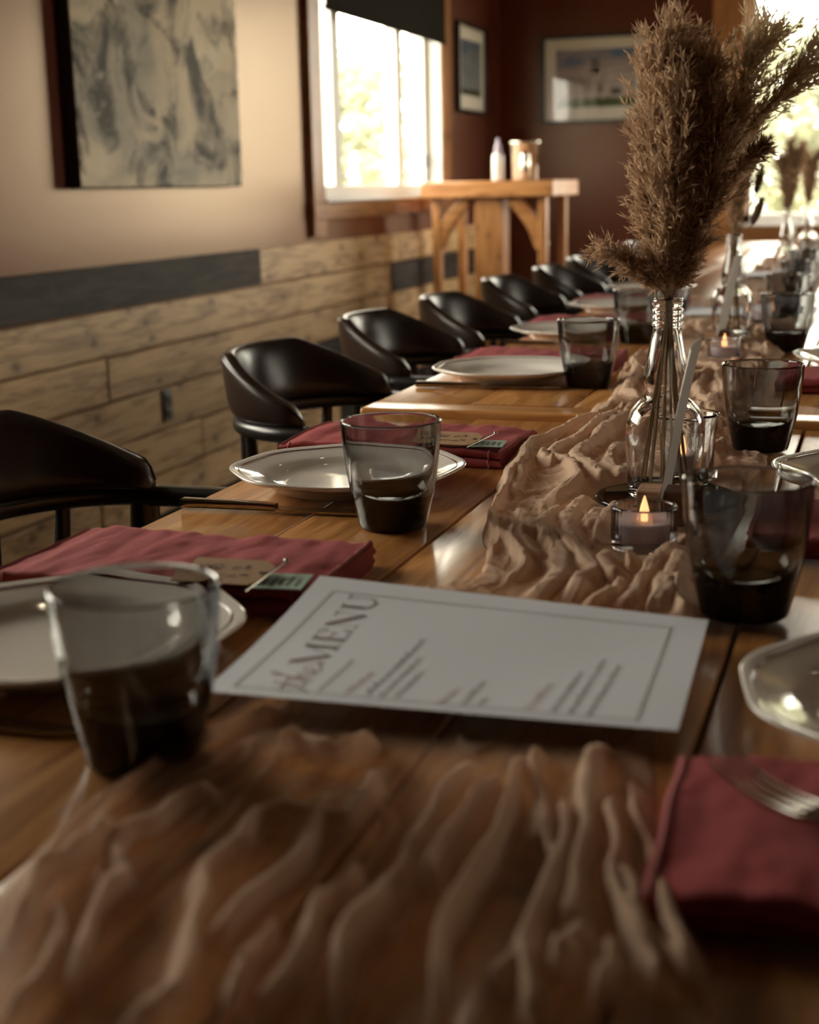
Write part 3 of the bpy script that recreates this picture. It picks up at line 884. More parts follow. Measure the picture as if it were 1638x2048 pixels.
# ------------------------------------------------------------------ table settings
def plate_parts():
    R = 0.1225
    def oct_r(th):
        tot = 0
        for sft in np.linspace(-0.17, 0.17, 9):
            b = np.mod(th+np.pi/8+0.2+sft, np.pi/4)-np.pi/8
            tot = tot+math.cos(math.pi/8)/np.cos(b)/9
        return 0.20+0.80*tot*1.03
    def rf(r, th):
        k = np.clip((r-0.083)/0.03, 0, 1); k = k*k*(3-2*k)
        return r*((1-k)+k*oct_r(th))
    prof = [(0, 0.0055), (0.03, 0.0055), (0.062, 0.0058), (0.074, 0.0072), (0.081, 0.0105), (0.086, 0.0140), (0.092, 0.0162), (0.104, 0.0190),
            (0.116, 0.0222), (0.1205, 0.0236), (0.1222, 0.0232), (R, 0.0222), (0.1218, 0.0208), (0.116, 0.0180), (0.102, 0.0142), (0.090, 0.0108),
            (0.082, 0.0050), (0.078, 0.0015), (0.075, 0.0), (0.069, 0.0), (0.066, 0.0022), (0, 0.0024)]
    body = lathe_mesh('dish', prof, 96, rfun=rf)
    line = lathe_mesh('rim_line', [(0.1120, 0.02125), (0.1131, 0.02158), (0.1131, 0.02200), (0.1120, 0.02165)], 96, True, rfun=rf)
    return body, line
pb, pl = plate_parts()
def plate(x, y, rz, lab):
    t = thing('dinner_plate', lab, 'plate', (x, y, top_z(y)+0.0006), rz, 'octagonal dinner plates')
    link('dish', pb, MATS['ceramic'], t); link('rim_line', pl, MATS['rim_red'], t)
    return t
plates = [
    (-0.507, 0.785, 0.15, 'white octagonal plate behind the blurred front-left smoked glass'),
    (-0.515, 1.345, 0.10, 'white octagonal plate with fine red rim line behind the sharp left glass'),
    (-0.533, 2.10, 0.3, 'white octagonal plate near the camera end of the second table'),
    (-0.562, 2.70, 0.0, 'white plate on second table, next beyond the joint plate'),
    (-0.575, 3.29, 0.2, 'white plate seen just left of the pampas bottle neck'),
    (-0.600, 3.90, 0.2, 'farthest white plate, small beside the lower pampas tuft'),
    (0.052, 0.800, 0.38, 'white octagonal plate cut by the right edge in front'),
    (0.022, 1.440, 0.40, 'white octagonal plate at right edge behind the front right glass'),
    (-0.012, 2.330, 0.40, 'blurred white plate at the right edge beyond the red napkin'),
]
for p in plates: plate(*p)

# smoked tumblers: one thick-based body of tinted glass
def tumbler_mesh():
    out = [(0, 0.0), (0.0265, 0.0), (0.0295, 0.0012), (0.0310, 0.004), (0.0345, 0.019), (0.0385, 0.036), (0.0415, 0.055), (0.0437, 0.075), (0.0453, 0.0955),
           (0.0453, 0.0972), (0.0444, 0.0982), (0.0433, 0.0972), (0.0428, 0.0955), (0.0411, 0.075), (0.0388, 0.055), (0.0355, 0.0385), (0.0318, 0.0305), (0.0270, 0.0268), (0.018, 0.0250), (0, 0.0242)]
    P = smooth_path([(r, z) for r, z in out[2:-1]], 60)
    prof = [out[0], out[1]]+[tuple(p) for p in P]+[out[-1]]
    return lathe_mesh('glass_body', prof, 72)
tm = tumbler_mesh()
glasses = [
    (-0.368, 0.640, 'large blurred smoked tumbler at the front left'),
    (-0.412, 1.186, 'sharp smoked tumbler in front of the left white plate'),
    (-0.405, 2.050, 'smoked tumbler beside the plate at the second table near end'),
    (-0.430, 2.640, 'smoked tumbler just left of the pampas bottle neck'),
    (-0.450, 3.230, 'far smoked tumbler hidden behind the pampas tuft'),
    (-0.082, 0.985, 'blurred smoked tumbler at right beyond the menu corner'),
    (-0.124, 1.632, 'sharp smoked tumbler with gold lit rim right of the bottle vase'),
    (-0.156, 2.540, 'smoked tumbler at the right edge behind the second tealight'),
    (-0.190, 3.080, 'blurred smoked tumbler at right edge, fourth from the camera'),
    (-0.200, 3.66, 'blurred smoked tumbler at right edge, fifth from the camera'),
    (-0.215, 4.25, 'farthest but one smoked tumbler at the right edge'),
    (-0.225, 4.85, 'farthest smoked tumbler at the right edge'),
]
for i, (x, y, lab) in enumerate(glasses):
    o = link('tumbler', tm, MATS['smoked_glass'])
    o.location = (x, y, top_z(y)+(0.0025 if x > -0.3 and i != 0 else 0.0008)); tag(o, lab, 'glass', 'smoked glass tumblers')

# cutlery
def knife_parts():
    h = sweep_mesh('handle', [(0, 0, 0.0045), (0.03, 0, 0.0045), (0.085, 0, 0.0045), (0.098, 0, 0.004)],
                   lambda i, s: rrect(0.0145-0.003*s, 0.0085-0.0015*s, 0.002, 2))
    bm = bmesh.new()
    out = [(0.098, -0.0055), (0.112, -0.0095), (0.15, -0.0105), (0.19, -0.009), (0.210, -0.002), (0.216, 0.005), (0.19, 0.0066), (0.112, 0.0062), (0.098, 0.0050)]
    top = [bm.verts.new((x, y, 0.0040)) for x, y in out]; bot = [bm.verts.new((x, y, 0.0022)) for x, y in out]
    bm.faces.new(top); bm.faces.new(bot[::-1])
    for i in range(len(out)):
        j = (i+1) % len(out); bm.faces.new((top[i], bot[i], bot[j], top[j]))
    return h, bm_mesh('blade', bm)
kh, kb = knife_parts()
knives = [
    (-0.640, 1.218, 0.02, 'steel table knife in front of the sharp left plate'),
    (-0.655, 2.006, 0.03, 'steel knife lying before the plate on second table near end'),
    (-0.670, 2.580, 0.0, 'blurred steel knife before the next plate on the second table'),
    (-0.625, 0.660, 0.0, 'dark steel knife by the front left tumbler, cut by the picture edge'),
    (0.160, 0.930, math.pi, 'steel knife beyond the front right plate'),
    (0.130, 1.575, math.pi, 'steel knife beyond the right edge plate near the gold-rimmed tumbler'),
]
for (x, y, rz, lab) in knives:
    t = thing('table_knife', lab, 'knife', (x, y, top_z(y)+0.0003), rz, 'table knives')
    link('handle', kh, MATS['cutlery_steel'], t); link('blade', kb, MATS['cutlery_steel'], t)

def fork_parts():
    path = smooth_path([(0, 0, 0.003), (0.06, 0, 0.003), (0.11, 0, 0.004), (0.135, 0, 0.006)], 20)
    def sec(i, s): return rrect(0.0165-0.010*min(1, s*1.6)+0.016*max(0, (s-0.8)/0.2)**1.5, 0.0028, 0.0011, 2)
    h = sweep_mesh('handle', path, sec)
    tines = []
    for k in range(4):
        yy = -0.0087+0.0058*k
        tines.append(sweep_mesh('tine', smooth_path([(0.131, yy, 0.0058), (0.150, yy, 0.0052), (0.170, yy, 0.0072), (0.188, yy, 0.0130)], 12),
                                lambda i, s: rrect(0.0034*(1-0.4*s), 0.0022*(1-0.4*s), 0.0006, 2)))
    return h, tines
fh, ftines = fork_parts()
def fork(x, y, z, rz, lab, tilt=0.0):
    t = thing('table_fork', lab, 'fork', (x, y, z), rz, 'table forks on napkins')
    t.rotation_euler = (0, tilt, rz)
    link('handle', fh, MATS['cutlery_steel'], t)
    for m in ftines: link('tine', m, MATS['cutlery_steel'], t)

# folded napkins
def napkin_meshes(seed, length=0.262, width=0.150):
    layers, lt = 2, 0.0096
    pts = []
    for k in range(layers):            # front folds (rounded), bottom to top
        for a in np.linspace(-80, 80, 6):
            pts.append((-width/2-0.0050*math.cos(math.radians(a))+0.004*(k % 2), lt*(k+0.5)+lt*0.5*math.sin(math.radians(a)), 0))
    for s in np.linspace(0, 1, 26)[1:-1]:
        pts.append((-width/2+width*s, lt*layers, 1))
    for k in reversed(range(layers)):
        for a in np.linspace(80, -80, 5):
            pts.append((width/2+0.0032*math.cos(math.radians(a))-0.005*((k+1) % 2), lt*(k+0.5)+lt*0.5*math.sin(math.radians(a)), 0))
    for s in np.linspace(0, 1, 8)[1:-1]:
        pts.append((width/2-width*s, 0, 0))
    P = np.array(pts)
    n = 80; xs = np.linspace(-length/2, length/2, n)
    X = np.repeat(xs[:, None], len(P), 1); Y = np.repeat(P[None, :, 0], n, 0); Z = np.repeat(P[None, :, 1], n, 0)
    up = Z/(lt*layers)
    wr = 0.0060*perlin(X*16+seed, Y*7+X*5, seed)+0.0032*perlin(X*42+seed, Y*12, seed+3)+0.0012*perlin(X*110, Y*60, seed+5)
    sag = -0.0035*np.clip((np.abs(X)/(length/2)-0.80)/0.2, 0, 1)
    Z = Z+up*(wr+sag+0.0016)
    Y = Y+0.005*perlin(X*9+2*seed, 0*X+up*1.5, seed+9)
    Y = Y+0.010*up*X/length*2*0.3
    X = X+0.006*perlin(Y*14, up*3.0, seed+11)*(np.abs(X)/(length/2))**3
    V = np.stack([X, Y, np.maximum(Z, 0.0)], -1)
    k = len(P); idx = np.arange(n*k).reshape(n, k)
    bm = bmesh.new(); vs = [bm.verts.new(v) for v in V.reshape(-1, 3)]
    for i in range(n-1):
        for j in range(k):
            bm.faces.new((vs[idx[i, j]], vs[idx[i, (j+1) % k]], vs[idx[i+1, (j+1) % k]], vs[idx[i+1, j]]))
    bm.faces.new([vs[j] for j in idx[0]]); bm.faces.new([vs[j] for j in idx[-1]])
    cloth = bm_mesh('cloth', bm, True, 65)
    m = layers*6
    hems = []
    for i in (1, n-2):
        loop = V[i, m-1:m+26].copy(); loop[:, 2] += 0.0004
        hems.append(sweep_mesh('hem', loop, circ(0.0017, 6), up=(1, 0, 0)))
    for i in (4, n-5):
        loop = V[i, 0:m].copy(); loop[:, 1] -= 0.0002
        hems.append(sweep_mesh('hem', loop, circ(0.0012, 6), up=(1, 0, 0)))
    return cloth, hems, V, m
NAP = [napkin_meshes(s) for s in (3, 8)]
napkins = [
    (-0.512, 0.975, 0.02, 0, 'dusty rose folded napkin behind the front left tumbler, with kraft tag'),
    (-0.515, 1.545, -0.02, 1, 'dusty rose folded napkin behind the sharp left plate'),
    (-0.530, 2.290, 0.02, 0, 'dusty rose napkin behind the plate at second table near end'),
    (-0.555, 2.890, 0.0, 1, 'dusty rose napkin beyond the next plate on second table'),
    (-0.580, 3.480, 0.0, 0, 'farthest dusty rose napkin in the left row'),
    (0.046, 0.612, math.pi+0.03, 1, 'dusty rose folded napkin at the lower right corner'),
    (0.035, 1.225, math.pi, 0, 'dusty rose napkin seen through the front right tumbler'),
    (0.000, 2.105, math.pi, 1, 'dusty rose napkin at right edge behind the gold-rimmed tumbler'),
]
for (x, y, rz, k, lab) in napkins:
    cloth, hems, V, m = NAP[k]
    t = thing('folded_napkin', lab, 'napkin', (x, y, top_z(y)+0.0005), rz, 'dusty rose folded napkins')
    c = link('cloth', cloth, MATS['napkin_cloth'], t)
    for h in hems: link('hem', h, MATS['napkin_hem'], c)

def ribbon_strokes(name, strokes, w, fmap, lift=0.0004):
    """flat ink strokes; each stroke is a list of 2-D points; fmap maps 2-D -> 3-D"""
    V = []; F = []
    for st in strokes:
        ww = w
        if isinstance(st, tuple): st, ww = st
        P = np.array(st, float)
        Tn = np.gradient(P, axis=0); Tn /= (np.linalg.norm(Tn, axis=1)[:, None]+1e-9)
        Nn = np.stack([-Tn[:, 1], Tn[:, 0]], 1)
        L = P+Nn*ww/2; Rr = P-Nn*ww/2
        b = len(V)
        for a, c in zip(L, Rr):
            V.append(fmap(a, lift)); V.append(fmap(c, lift))
        for i in range(len(P)-1):
            F.append((b+2*i, b+2*i+1, b+2*i+3, b+2*i+2))
    return arr_mesh(name, V, F, False)

# name tags and mint cards lying on the napkins
def tag_mesh():
    bm = bmesh.new()
    out = [(-0.034, -0.022), (0.022, -0.022), (0.032, -0.011), (0.032, 0.011), (0.022, 0.022), (-0.034, 0.022)]
    top = [bm.verts.new((x, y, 0.0007)) for x, y in out]; bot = [bm.verts.new((x, y, 0.0)) for x, y in out]
    bm.faces.new(top); bm.faces.new(bot[::-1])
    for i in range(6):
        j = (i+1) % 6; bm.faces.new((top[i], bot[i], bot[j], top[j]))
    return bm_mesh('card', bm)
tgm = tag_mesh()
def tmap(p, l): return (p[0], p[1], 0.0007+l)
def loops(x0, x1, y, amp, n, ph=0):
    t = np.linspace(0, 1, n*10)
    return [(x0+(x1-x0)*s+0.0011*math.sin(2*math.pi*n*s+ph), y+amp*math.sin(2*math.pi*n*s+1.3+ph)*(0.6+0.4*math.sin(5*s+ph))) for s in t]
scrib = [([(a, b) for a, b in loops(-0.027, -0.008, 0.004, 0.0058, 3)], 0.0011), ([(a, b) for a, b in loops(-0.024, -0.002, -0.0085, 0.0045, 4, 1)], 0.0011),
         ([(-0.012+0.005*math.cos(a), 0.006+0.0045*math.sin(a)) for a in np.linspace(0, 6, 20)], 0.0010),
         ([(a, b) for a, b in loops(0.001, 0.006, 0.006, 0.0035, 2, 2)], 0.0008), ([(a, b) for a, b in loops(0.010, 0.014, 0.008, 0.003, 2, 0)], 0.0008),
         ([(a, b) for a, b in loops(0.002, 0.007, -0.009, 0.003, 2, 3)], 0.0008), ([(a, b) for a, b in loops(0.011, 0.016, -0.006, 0.003, 2, 4)], 0.0008)]
scm = ribbon_strokes('handwriting', scrib, 0.0009, tmap)
eyelet = lathe_mesh('eyelet', [(0.0012, 0.0028), (0.0028, 0.0028), (0.0028, 0.0024), (0.0012, 0.0024)], 16, True)
def gift_tag(x, y, z, rz, lab):
    t = thing('gift_tag', lab, 'tag', (x, y, z), rz, 'kraft paper tags')
    t.rotation_euler = (0.15, 0, rz)
    link('card', tgm, MATS['kraft_paper'], t); link('handwriting', scm, MATS['pen_ink'], t)
    e = link('eyelet', eyelet, MATS['pen_ink'], t); e.location = (0.026, 0, -0.0017)
def mint(x, y, z, rz, lab):
    bm = bmesh.new(); box_bm(bm, (0, 0, 0.0005), (0.036, 0.040, 0.0009))
    t = thing('mint_packet', lab, 'packet', (x, y, z), rz, 'mint green packets')
    link('packet', bm_mesh('packet', bm), MATS['mint_card'], t)
    lines = [[(-0.012+0.006*k, -0.013), (-0.012+0.006*k, 0.005+0.005*(k % 2))] for k in range(5)]
    link('print_lines', ribbon_strokes('print_lines', lines, 0.0016, lambda p, l: (p[0], p[1], 0.00095+l)), MATS['pen_ink'], t)
def pin(x, y, z, rz, lab):
    t = thing('steel_pin', lab, 'pin', (x, y, z), rz, 'steel pins on napkins')
    link('shaft', sweep_mesh('shaft', [(0, 0, 0), (0.03, 0, 0.003), (0.062, 0, 0.006)], lambda i, s: circ(0.0011, 8)), MATS['cutlery_steel'], t)
    link('pin_head', lathe_mesh('pin_head', [(0, -0.0022), (0.0016, -0.0016), (0.0022, 0), (0.0016, 0.0016), (0, 0.0022)], 10), MATS['cutlery_steel'], t).location = (0.063, 0, 0.0062)
gift_tag(-0.446, 0.915, TZ+0.0275, 0.05, 'kraft paper tag with handwriting on the front rose napkin')
mint(-0.403, 0.914, TZ+0.0228, 0.15, 'mint green packet under the fork on the front rose napkin')
pin(-0.4165, 0.878, TZ+0.0250, 1.49, 'thin steel pin over the mint packet on the front rose napkin')
gift_tag(-0.446, 1.492, TZ+0.0275, -0.05, 'kraft paper tag on the napkin behind the sharp left plate')
mint(-0.405, 1.492, TZ+0.0228, 0.1, 'mint green packet on the napkin behind the sharp left plate')
pin(-0.420, 1.455, TZ+0.0250, 1.30, 'thin dark steel pin on the napkin behind the sharp left plate')
fork(0.085, 0.515, TZ+0.0250, 2.45, 'dark blurred fork on the lower right rose napkin')

# ------------------------------------------------------------------ menu cards
def build_menu(name, lab, c00, c10, c11, c01, detailed, group='printed menu cards'):
    """corners: front-left, back-left, back-right, front-right (p runs front->back, q runs left->right)"""
    C = [np.array(c, float) for c in (c00, c10, c11, c01)]
    org = sum(C)/4
    t = thing(name, lab, 'menu', tuple(org), 0, group)
    def S(p, q, lift=0.0):
        v = (1-p)*(1-q)*C[0]+p*(1-q)*C[1]+p*q*C[2]+(1-p)*q*C[3]-org
        return (v[0], v[1], v[2]-0.0030*math.sin(math.pi*p)*(1-q)+lift)
    n = 14
    V = []; F = []
    for lay in (0.0004, 0.0):
        for i in range(n+1):
            for j in range(n+1): V.append(S(i/n, j/n, lay))
    m = n+1
    for i in range(n):
        for j in range(n):
            a = i*m+j; F.append((a, a+1, a+m+1, a+m)); b = a+m*m; F.append((b, b+m, b+m+1, b+1))
    for i in range(n):
        for (a, b) in ((i*m, (i+1)*m), (i*m+n, (i+1)*m+n), (i, i+1), (n*m+i, n*m+i+1)):
            F.append((a, b, b+m*m, a+m*m))
    link('sheet', arr_mesh('sheet', V, F, True), MATS['menu_paper'], t).data.set_sharp_from_angle(angle=1.0)
    f = lambda p, l: S(p[0]/0.216, p[1]/0.279, 0.0004+l)
    if not detailed:
        ln = [[(0.02, 0.09+0.013*k), (0.06+0.05*((k*7) % 3)/2, 0.09+0.013*k)] for k in range(10)]
        link('body_lettering', ribbon_strokes('body_lettering', ln, 0.003, f), MATS['print_ink_pale'], t)
        return t
    def seg(a, b, k=8): return [(a[0]+(b[0]-a[0])*s, a[1]+(b[1]-a[1])*s) for s in np.linspace(0, 1, k)]
    bd = [seg((0.0115, 0.0150), (0.190, 0.0185), 12), seg((0.190, 0.0185), (0.188, 0.2565), 12), seg((0.188, 0.2565), (0.0100, 0.2555), 12), seg((0.0100, 0.2555), (0.0115, 0.0150), 12)]
    link('border_line', ribbon_strokes('border_line', bd, 0.0011, f), MATS['print_rule'], t)
    # MENU: reading direction p, letter tops towards -q
    def glyph(x0, x1, strokes):
        yb, yt = 0.0545, 0.0335
        out = []
        for (a, b, w) in strokes:
            A = (x0+(x1-x0)*a[0], yb+(yt-yb)*a[1]); B = (x0+(x1-x0)*b[0], yb+(yt-yb)*b[1])
            out.append((seg(A, B, 4), w))
        return out
    TK, TN, SR = 0.0036, 0.0007, 0.0008
    st = []
    st += glyph(0.056, 0.095, [((.1, 0), (.1, 1), TN), ((.12, 1), (.5, 0), TK), ((.5, 0), (.86, 1), TN), ((.88, 0), (.88, 1), TK),
                               ((0, 0), (.22, 0), SR), ((.72, 0), (1.02, 0), SR), ((0, 1), (.2, 1), SR), ((.8, 1), (1.02, 1), SR)])
    st += glyph(0.100, 0.122, [((.2, 0), (.2, 1), TK), ((0, 0), (.95, 0), SR), ((0, 1), (.9, 1), SR), ((.2, .5), (.7, .5), SR),
                               ((.95, 0), (.95, .28), 0.0016), ((.9, .74), (.9, 1), 0.0016), ((.7, .4), (.7, .6), 0.0012)])
    st += glyph(0.127, 0.155, [((.12, 0), (.12, 1), TN), ((.12, 1), (.88, 0), TK), ((.88, 0), (.88, 1), TN), ((0, 0), (.28, 0), SR), ((.7, 1), (1.05, 1), SR), ((0, 1), (.15, 1), SR)])
    ub = [((.2+.33*(1-math.cos(a))), .28-.28*math.sin(a)) for a in np.linspace(0, math.pi, 14)]
    st += glyph(0.160, 0.186, [((.2, .25), (.2, 1), TK), ((.86, .28), (.86, 1), TN), ((0, 1), (.42, 1), SR), ((.68, 1), (1.05, 1), SR)])
    for a, b in zip(ub[:-1], ub[1:]):
        st += glyph(0.160, 0.186, [(a, b, 0.0016)])
    link('title_lettering', ribbon_strokes('title_lettering', st, TK, f), MATS['print_ink'], t)
    # script "the": t, h, e
    sc = []
    tt = smooth_path([(0.012, 0.062), (0.018, 0.054), (0.024, 0.036), (0.0215, 0.045), (0.022, 0.056), (0.028, 0.054)], 22)
    sc.append([tuple(p) for p in tt]); sc.append(seg((0.013, 0.0445), (0.034, 0.0425), 6))
    hh = smooth_path([(0.028, 0.054), (0.036, 0.038), (0.041, 0.030), (0.038, 0.030), (0.034, 0.046), (0.031, 0.058), (0.036, 0.048), (0.0405, 0.0465), (0.040, 0.054), (0.044, 0.056)], 40)
    sc.append([tuple(p) for p in hh])
    ee = smooth_path([(0.044, 0.056), (0.050, 0.052), (0.052, 0.048), (0.048, 0.047), (0.045, 0.052), (0.048, 0.057), (0.056, 0.055), (0.066, 0.050)], 34)
    sc.append([tuple(p) for p in ee])
    link('script_lettering', ribbon_strokes('script_lettering', sc, 0.0011, f), MATS['heading_ink'], t)
    link('rule', ribbon_strokes('rule', [seg((0.0145, 0.0675), (0.072, 0.0710), 8)], 0.0011, f), MATS['print_rule'], t)
    r = random.Random(5)
    def greek(p0, p1, q0, q1, h, wst):
        out = []; x = p0
        while x < p1:
            for k in range(r.randint(3, 7)):
                if x > p1: break
                q = q0+(q1-q0)*(x-p0)/(p1-p0)
                hh = h*r.choice((0.62, 0.62, 0.7, 1.0))
                out.append(([(x, q), (x, q-hh)], wst))
                if r.random() < 0.6: out.append(([(x, q-hh*r.choice((0.0, 0.5, 1.0))), (x+0.0013, q-hh*r.choice((0.0, 0.5, 1.0)))], wst*0.8))
                x += 0.0017
            x += 0.0014
        return out
    heads = greek(0.0157, 0.052, 0.0865, 0.0918, 0.0050, 0.0007)+greek(0.014, 0.038, 0.1450, 0.1490, 0.0050, 0.0007)+greek(0.0155, 0.0594, 0.1960, 0.2012, 0.0055, 0.0007)
    link('heading_lettering', ribbon_strokes('heading_lettering', heads, 0.0007, f), MATS['heading_ink'], t)['kind'] = 'stuff'
    body = []
    for (a, b, q0, q1) in ((0.0168, 0.119, 0.0990, 0.1062), (0.0149, 0.085, 0.1078, 0.1130), (0.0172, 0.060, 0.1168, 0.1202), (0.0149, 0.0537, 0.1575, 0.1608),
                           (0.0147, 0.0269, 0.1670, 0.1690), (0.0149, 0.084, 0.2093, 0.2145), (0.0132, 0.1095, 0.2195, 0.2245), (0.0132, 0.103, 0.2300, 0.2350)):
        body += greek(a, b, q0, q1, 0.0040, 0.00075)
    link('body_lettering', ribbon_strokes('body_lettering', body, 0.0007, f), MATS['print_ink'], t)['kind'] = 'stuff'
    return t
build_menu('menu_card', 'large white printed menu card lying across the runner in front',
           (-0.3645, 0.7047, 0.7665), (-0.3717, 0.9086, 0.7810), (-0.0997, 0.9230, 0.7650), (-0.0920, 0.7180, 0.7655), True)
build_menu('menu_card', 'second menu card lying on the runner behind the bottle vase',
           (-0.410, 3.06, 0.776), (-0.410, 3.265, 0.776), (-0.135, 3.265, 0.776), (-0.135, 3.06, 0.776), False)
build_menu('menu_card', 'third menu card, far away on the runner',
           (-0.440, 4.38, 0.774), (-0.440, 4.585, 0.774), (-0.165, 4.585, 0.774), (-0.165, 4.38, 0.774), False)

# ------------------------------------------------------------------ bottles, trays, number cards, tealights
def bottle_mesh():
    outer = [(0.0300, 0.0), (0.0335, 0.0015), (0.0345, 0.005), (0.0352, 0.025), (0.0368, 0.045), (0.0372, 0.060), (0.0362, 0.072), (0.0325, 0.083), (0.0255, 0.0905), (0.0205, 0.0940),
             (0.0193, 0.0975), (0.0205, 0.104), (0.0214, 0.111), (0.0208, 0.120), (0.0180, 0.134), (0.0152, 0.148), (0.0136, 0.156), (0.0132, 0.160)]
    for k in range(3):
        z = 0.161+0.006*k
        outer += [(0.0132, z), (0.0148, z+0.0017), (0.0148, z+0.0034), (0.0132, z+0.005)]
    outer += [(0.0134, 0.180), (0.0143, 0.1815), (0.0143, 0.1855), (0.0134, 0.187)]
    inner = [(0.0112, 0.1865), (0.0106, 0.180), (0.0104, 0.158), (0.0124, 0.149), (0.0152, 0.134), (0.0180, 0.120), (0.0186, 0.111), (0.0177, 0.104), (0.0166, 0.0975), (0.0180, 0.0915),
             (0.0240, 0.0875), (0.0302, 0.0805), (0.0334, 0.071), (0.0343, 0.060), (0.0339, 0.045), (0.0324, 0.025), (0.0315, 0.010), (0.0290, 0.0065), (0.018, 0.0075)]
    prof = [(0, 0.003), (0.02, 0.0025)]+outer+inner+[(0, 0.0095)]
    return lathe_mesh('bottle_glass', prof, 56)
btm = bottle_mesh()
RT = 0.004     # pressed-flat runner under things
bottles = [
    (-0.190, 1.338, 'clear glass bottle vase holding the large pampas bunch'),
    (-0.265, 2.700, 'blurred clear bottle vase behind the second number card'),
    (-0.285, 4.480, 'far blurred bottle vase with brown plumes against the window'),
    (-0.285, 5.630, 'farthest blurred bottle vase near the right edge'),
]
tray_me = lathe_mesh('tray_disc', [(0, 0), (0.066, 0), (0.067, 0.001), (0.067, 0.0035), (0.066, 0.0045), (0.064, 0.0040), (0, 0.0038)], 64)
for i, (x, y, lab) in enumerate(bottles):
    z = top_z(y)+RT
    o = link('mirror_tray', tray_me, MATS['mirror_black']); o.location = (x+0.002, y, z)
    tag(o, ('round black mirror tray under the large pampas bottle', 'round dark tray under the second bottle vase',
            'round dark tray under the far bottle vase', 'round dark tray under the farthest bottle vase')[i], 'tray', 'round mirror trays')
    b = link('bottle_vase', btm, MATS['clear_glass']); b.location = (x, y, z+0.0046)
    tag(b, lab, 'vase', 'clear bottle vases')

def number_card(x, y, rz, lean, lab, hgt=0.150):
    z = top_z(y)+RT
    t = thing('number_card_holder', lab[0], 'card holder', (x, y, z), rz, 'wooden card holders')
    bm = bmesh.new()
    for s in (-1, 1): box_bm(bm, (s*0.0115, 0, 0.018), (0.0205, 0.034, 0.026), 0.0012, 1)
    box_bm(bm, (0, 0, 0.004), (0.0435, 0.034, 0.008), 0.0008, 1)
    link('block', bm_mesh('block', bm), MATS['block_wood'], t)
    # the card: a slightly bowed sheet standing in the slot
    c = thing('number_card', lab[1], 'card', (x, y, z+0.0085), rz, 'table number cards')
    V = []; F = []; n = 12; wd = 0.098
    for side in (-0.0003, 0.0003):
        for i in range(n+1):
            for j in range(n+1):
                v = i/n; u = j/n-0.5
                V.append((side+lean*v*hgt+0.006*v*v+0.004*u*u*4*v, u*wd, v*hgt))
    m = n+1
    for i in range(n):
        for j in range(n):
            a = i*m+j; F.append((a, a+1, a+m+1, a+m)); b = a+m*m; F.append((b, b+m, b+m+1, b+1))
        for (a, b) in ((i*m, (i+1)*m), (i*m+n, (i+1)*m+n), (i, i+1), (n*m+i, n*m+i+1)):
            F.append((a, b, b+m*m, a+m*m))
    link('sheet', arr_mesh('sheet', V, F, True), MATS['card_paper'], c).data.set_sharp_from_angle(angle=1.0)
number_card(-0.178, 1.247, 0.03, 0.11, ('small wooden block card holder in front of the bottle vase', 'pale card seen nearly edge on in front of the bottle vase'))
number_card(-0.272, 2.560, -0.06, 0.13, ('small wooden card holder behind the second tealight', 'white card seen edge on behind the second tealight'))
number_card(-0.275, 4.300, 0.0, 0.10, ('far wooden card holder before the third bottle vase', 'far white card before the third bottle vase'))

def tealight_parts():
    k = 40
    def rf(r, th):
        if r > 0.0255: return r*(1+0.012*np.abs(np.cos(k/2*th)))
        return r*np.ones_like(th)
    P = [(0, 0), (0.024, 0), (0.0262, 0.001), (0.0268, 0.003), (0.0272, 0.010), (0.0272, 0.030), (0.0270, 0.0345), (0.0262, 0.0365), (0.0252, 0.0365),
         (0.0245, 0.0345), (0.0240, 0.030), (0.0236, 0.009), (0.0215, 0.0065), (0, 0.0065)]
    cup = lathe_mesh('glass_cup', P, 160, rfun=rf)
    wax = lathe_mesh('wax', [(0, 0.0068), (0.0220, 0.0068), (0.0226, 0.0080), (0.0228, 0.0215), (0.0222, 0.0226), (0.019, 0.0228), (0.006, 0.0222), (0, 0.0222)], 40)
    fl = lathe_mesh('flame', [(0, 0.0220), (0.0036, 0.0226), (0.0046, 0.0255), (0.0044, 0.0290), (0.0032, 0.0345), (0.0018, 0.0395), (0.0006, 0.0435), (0, 0.0445)], 20)
    return cup, wax, fl
tc_, tw_, tf_ = tealight_parts()
def tealight(x, y, s, lab):
    t = thing('tealight', lab, 'candle', (x, y, top_z(y)+RT), 0, 'tealights in ribbed glass cups')
    t.scale = (s, s, s)
    link('glass_cup', tc_, MATS['ribbed_glass'], t); link('wax', tw_, MATS['tealight_wax'], t); link('flame', tf_, MATS['flame_glow'], t)
tealight(-0.179, 1.150, 1.0, 'lit tealight in a ribbed glass cup in front of the number card')
tealight(-0.243, 2.372, 1.0, 'lit tealight behind the gold-rimmed tumbler')
tealight(-0.232, 3.020, 1.0, 'blurred tealight beside the second menu card')
tealight(-0.245, 3.980, 1.0, 'far blurred tealight between the right tumblers')
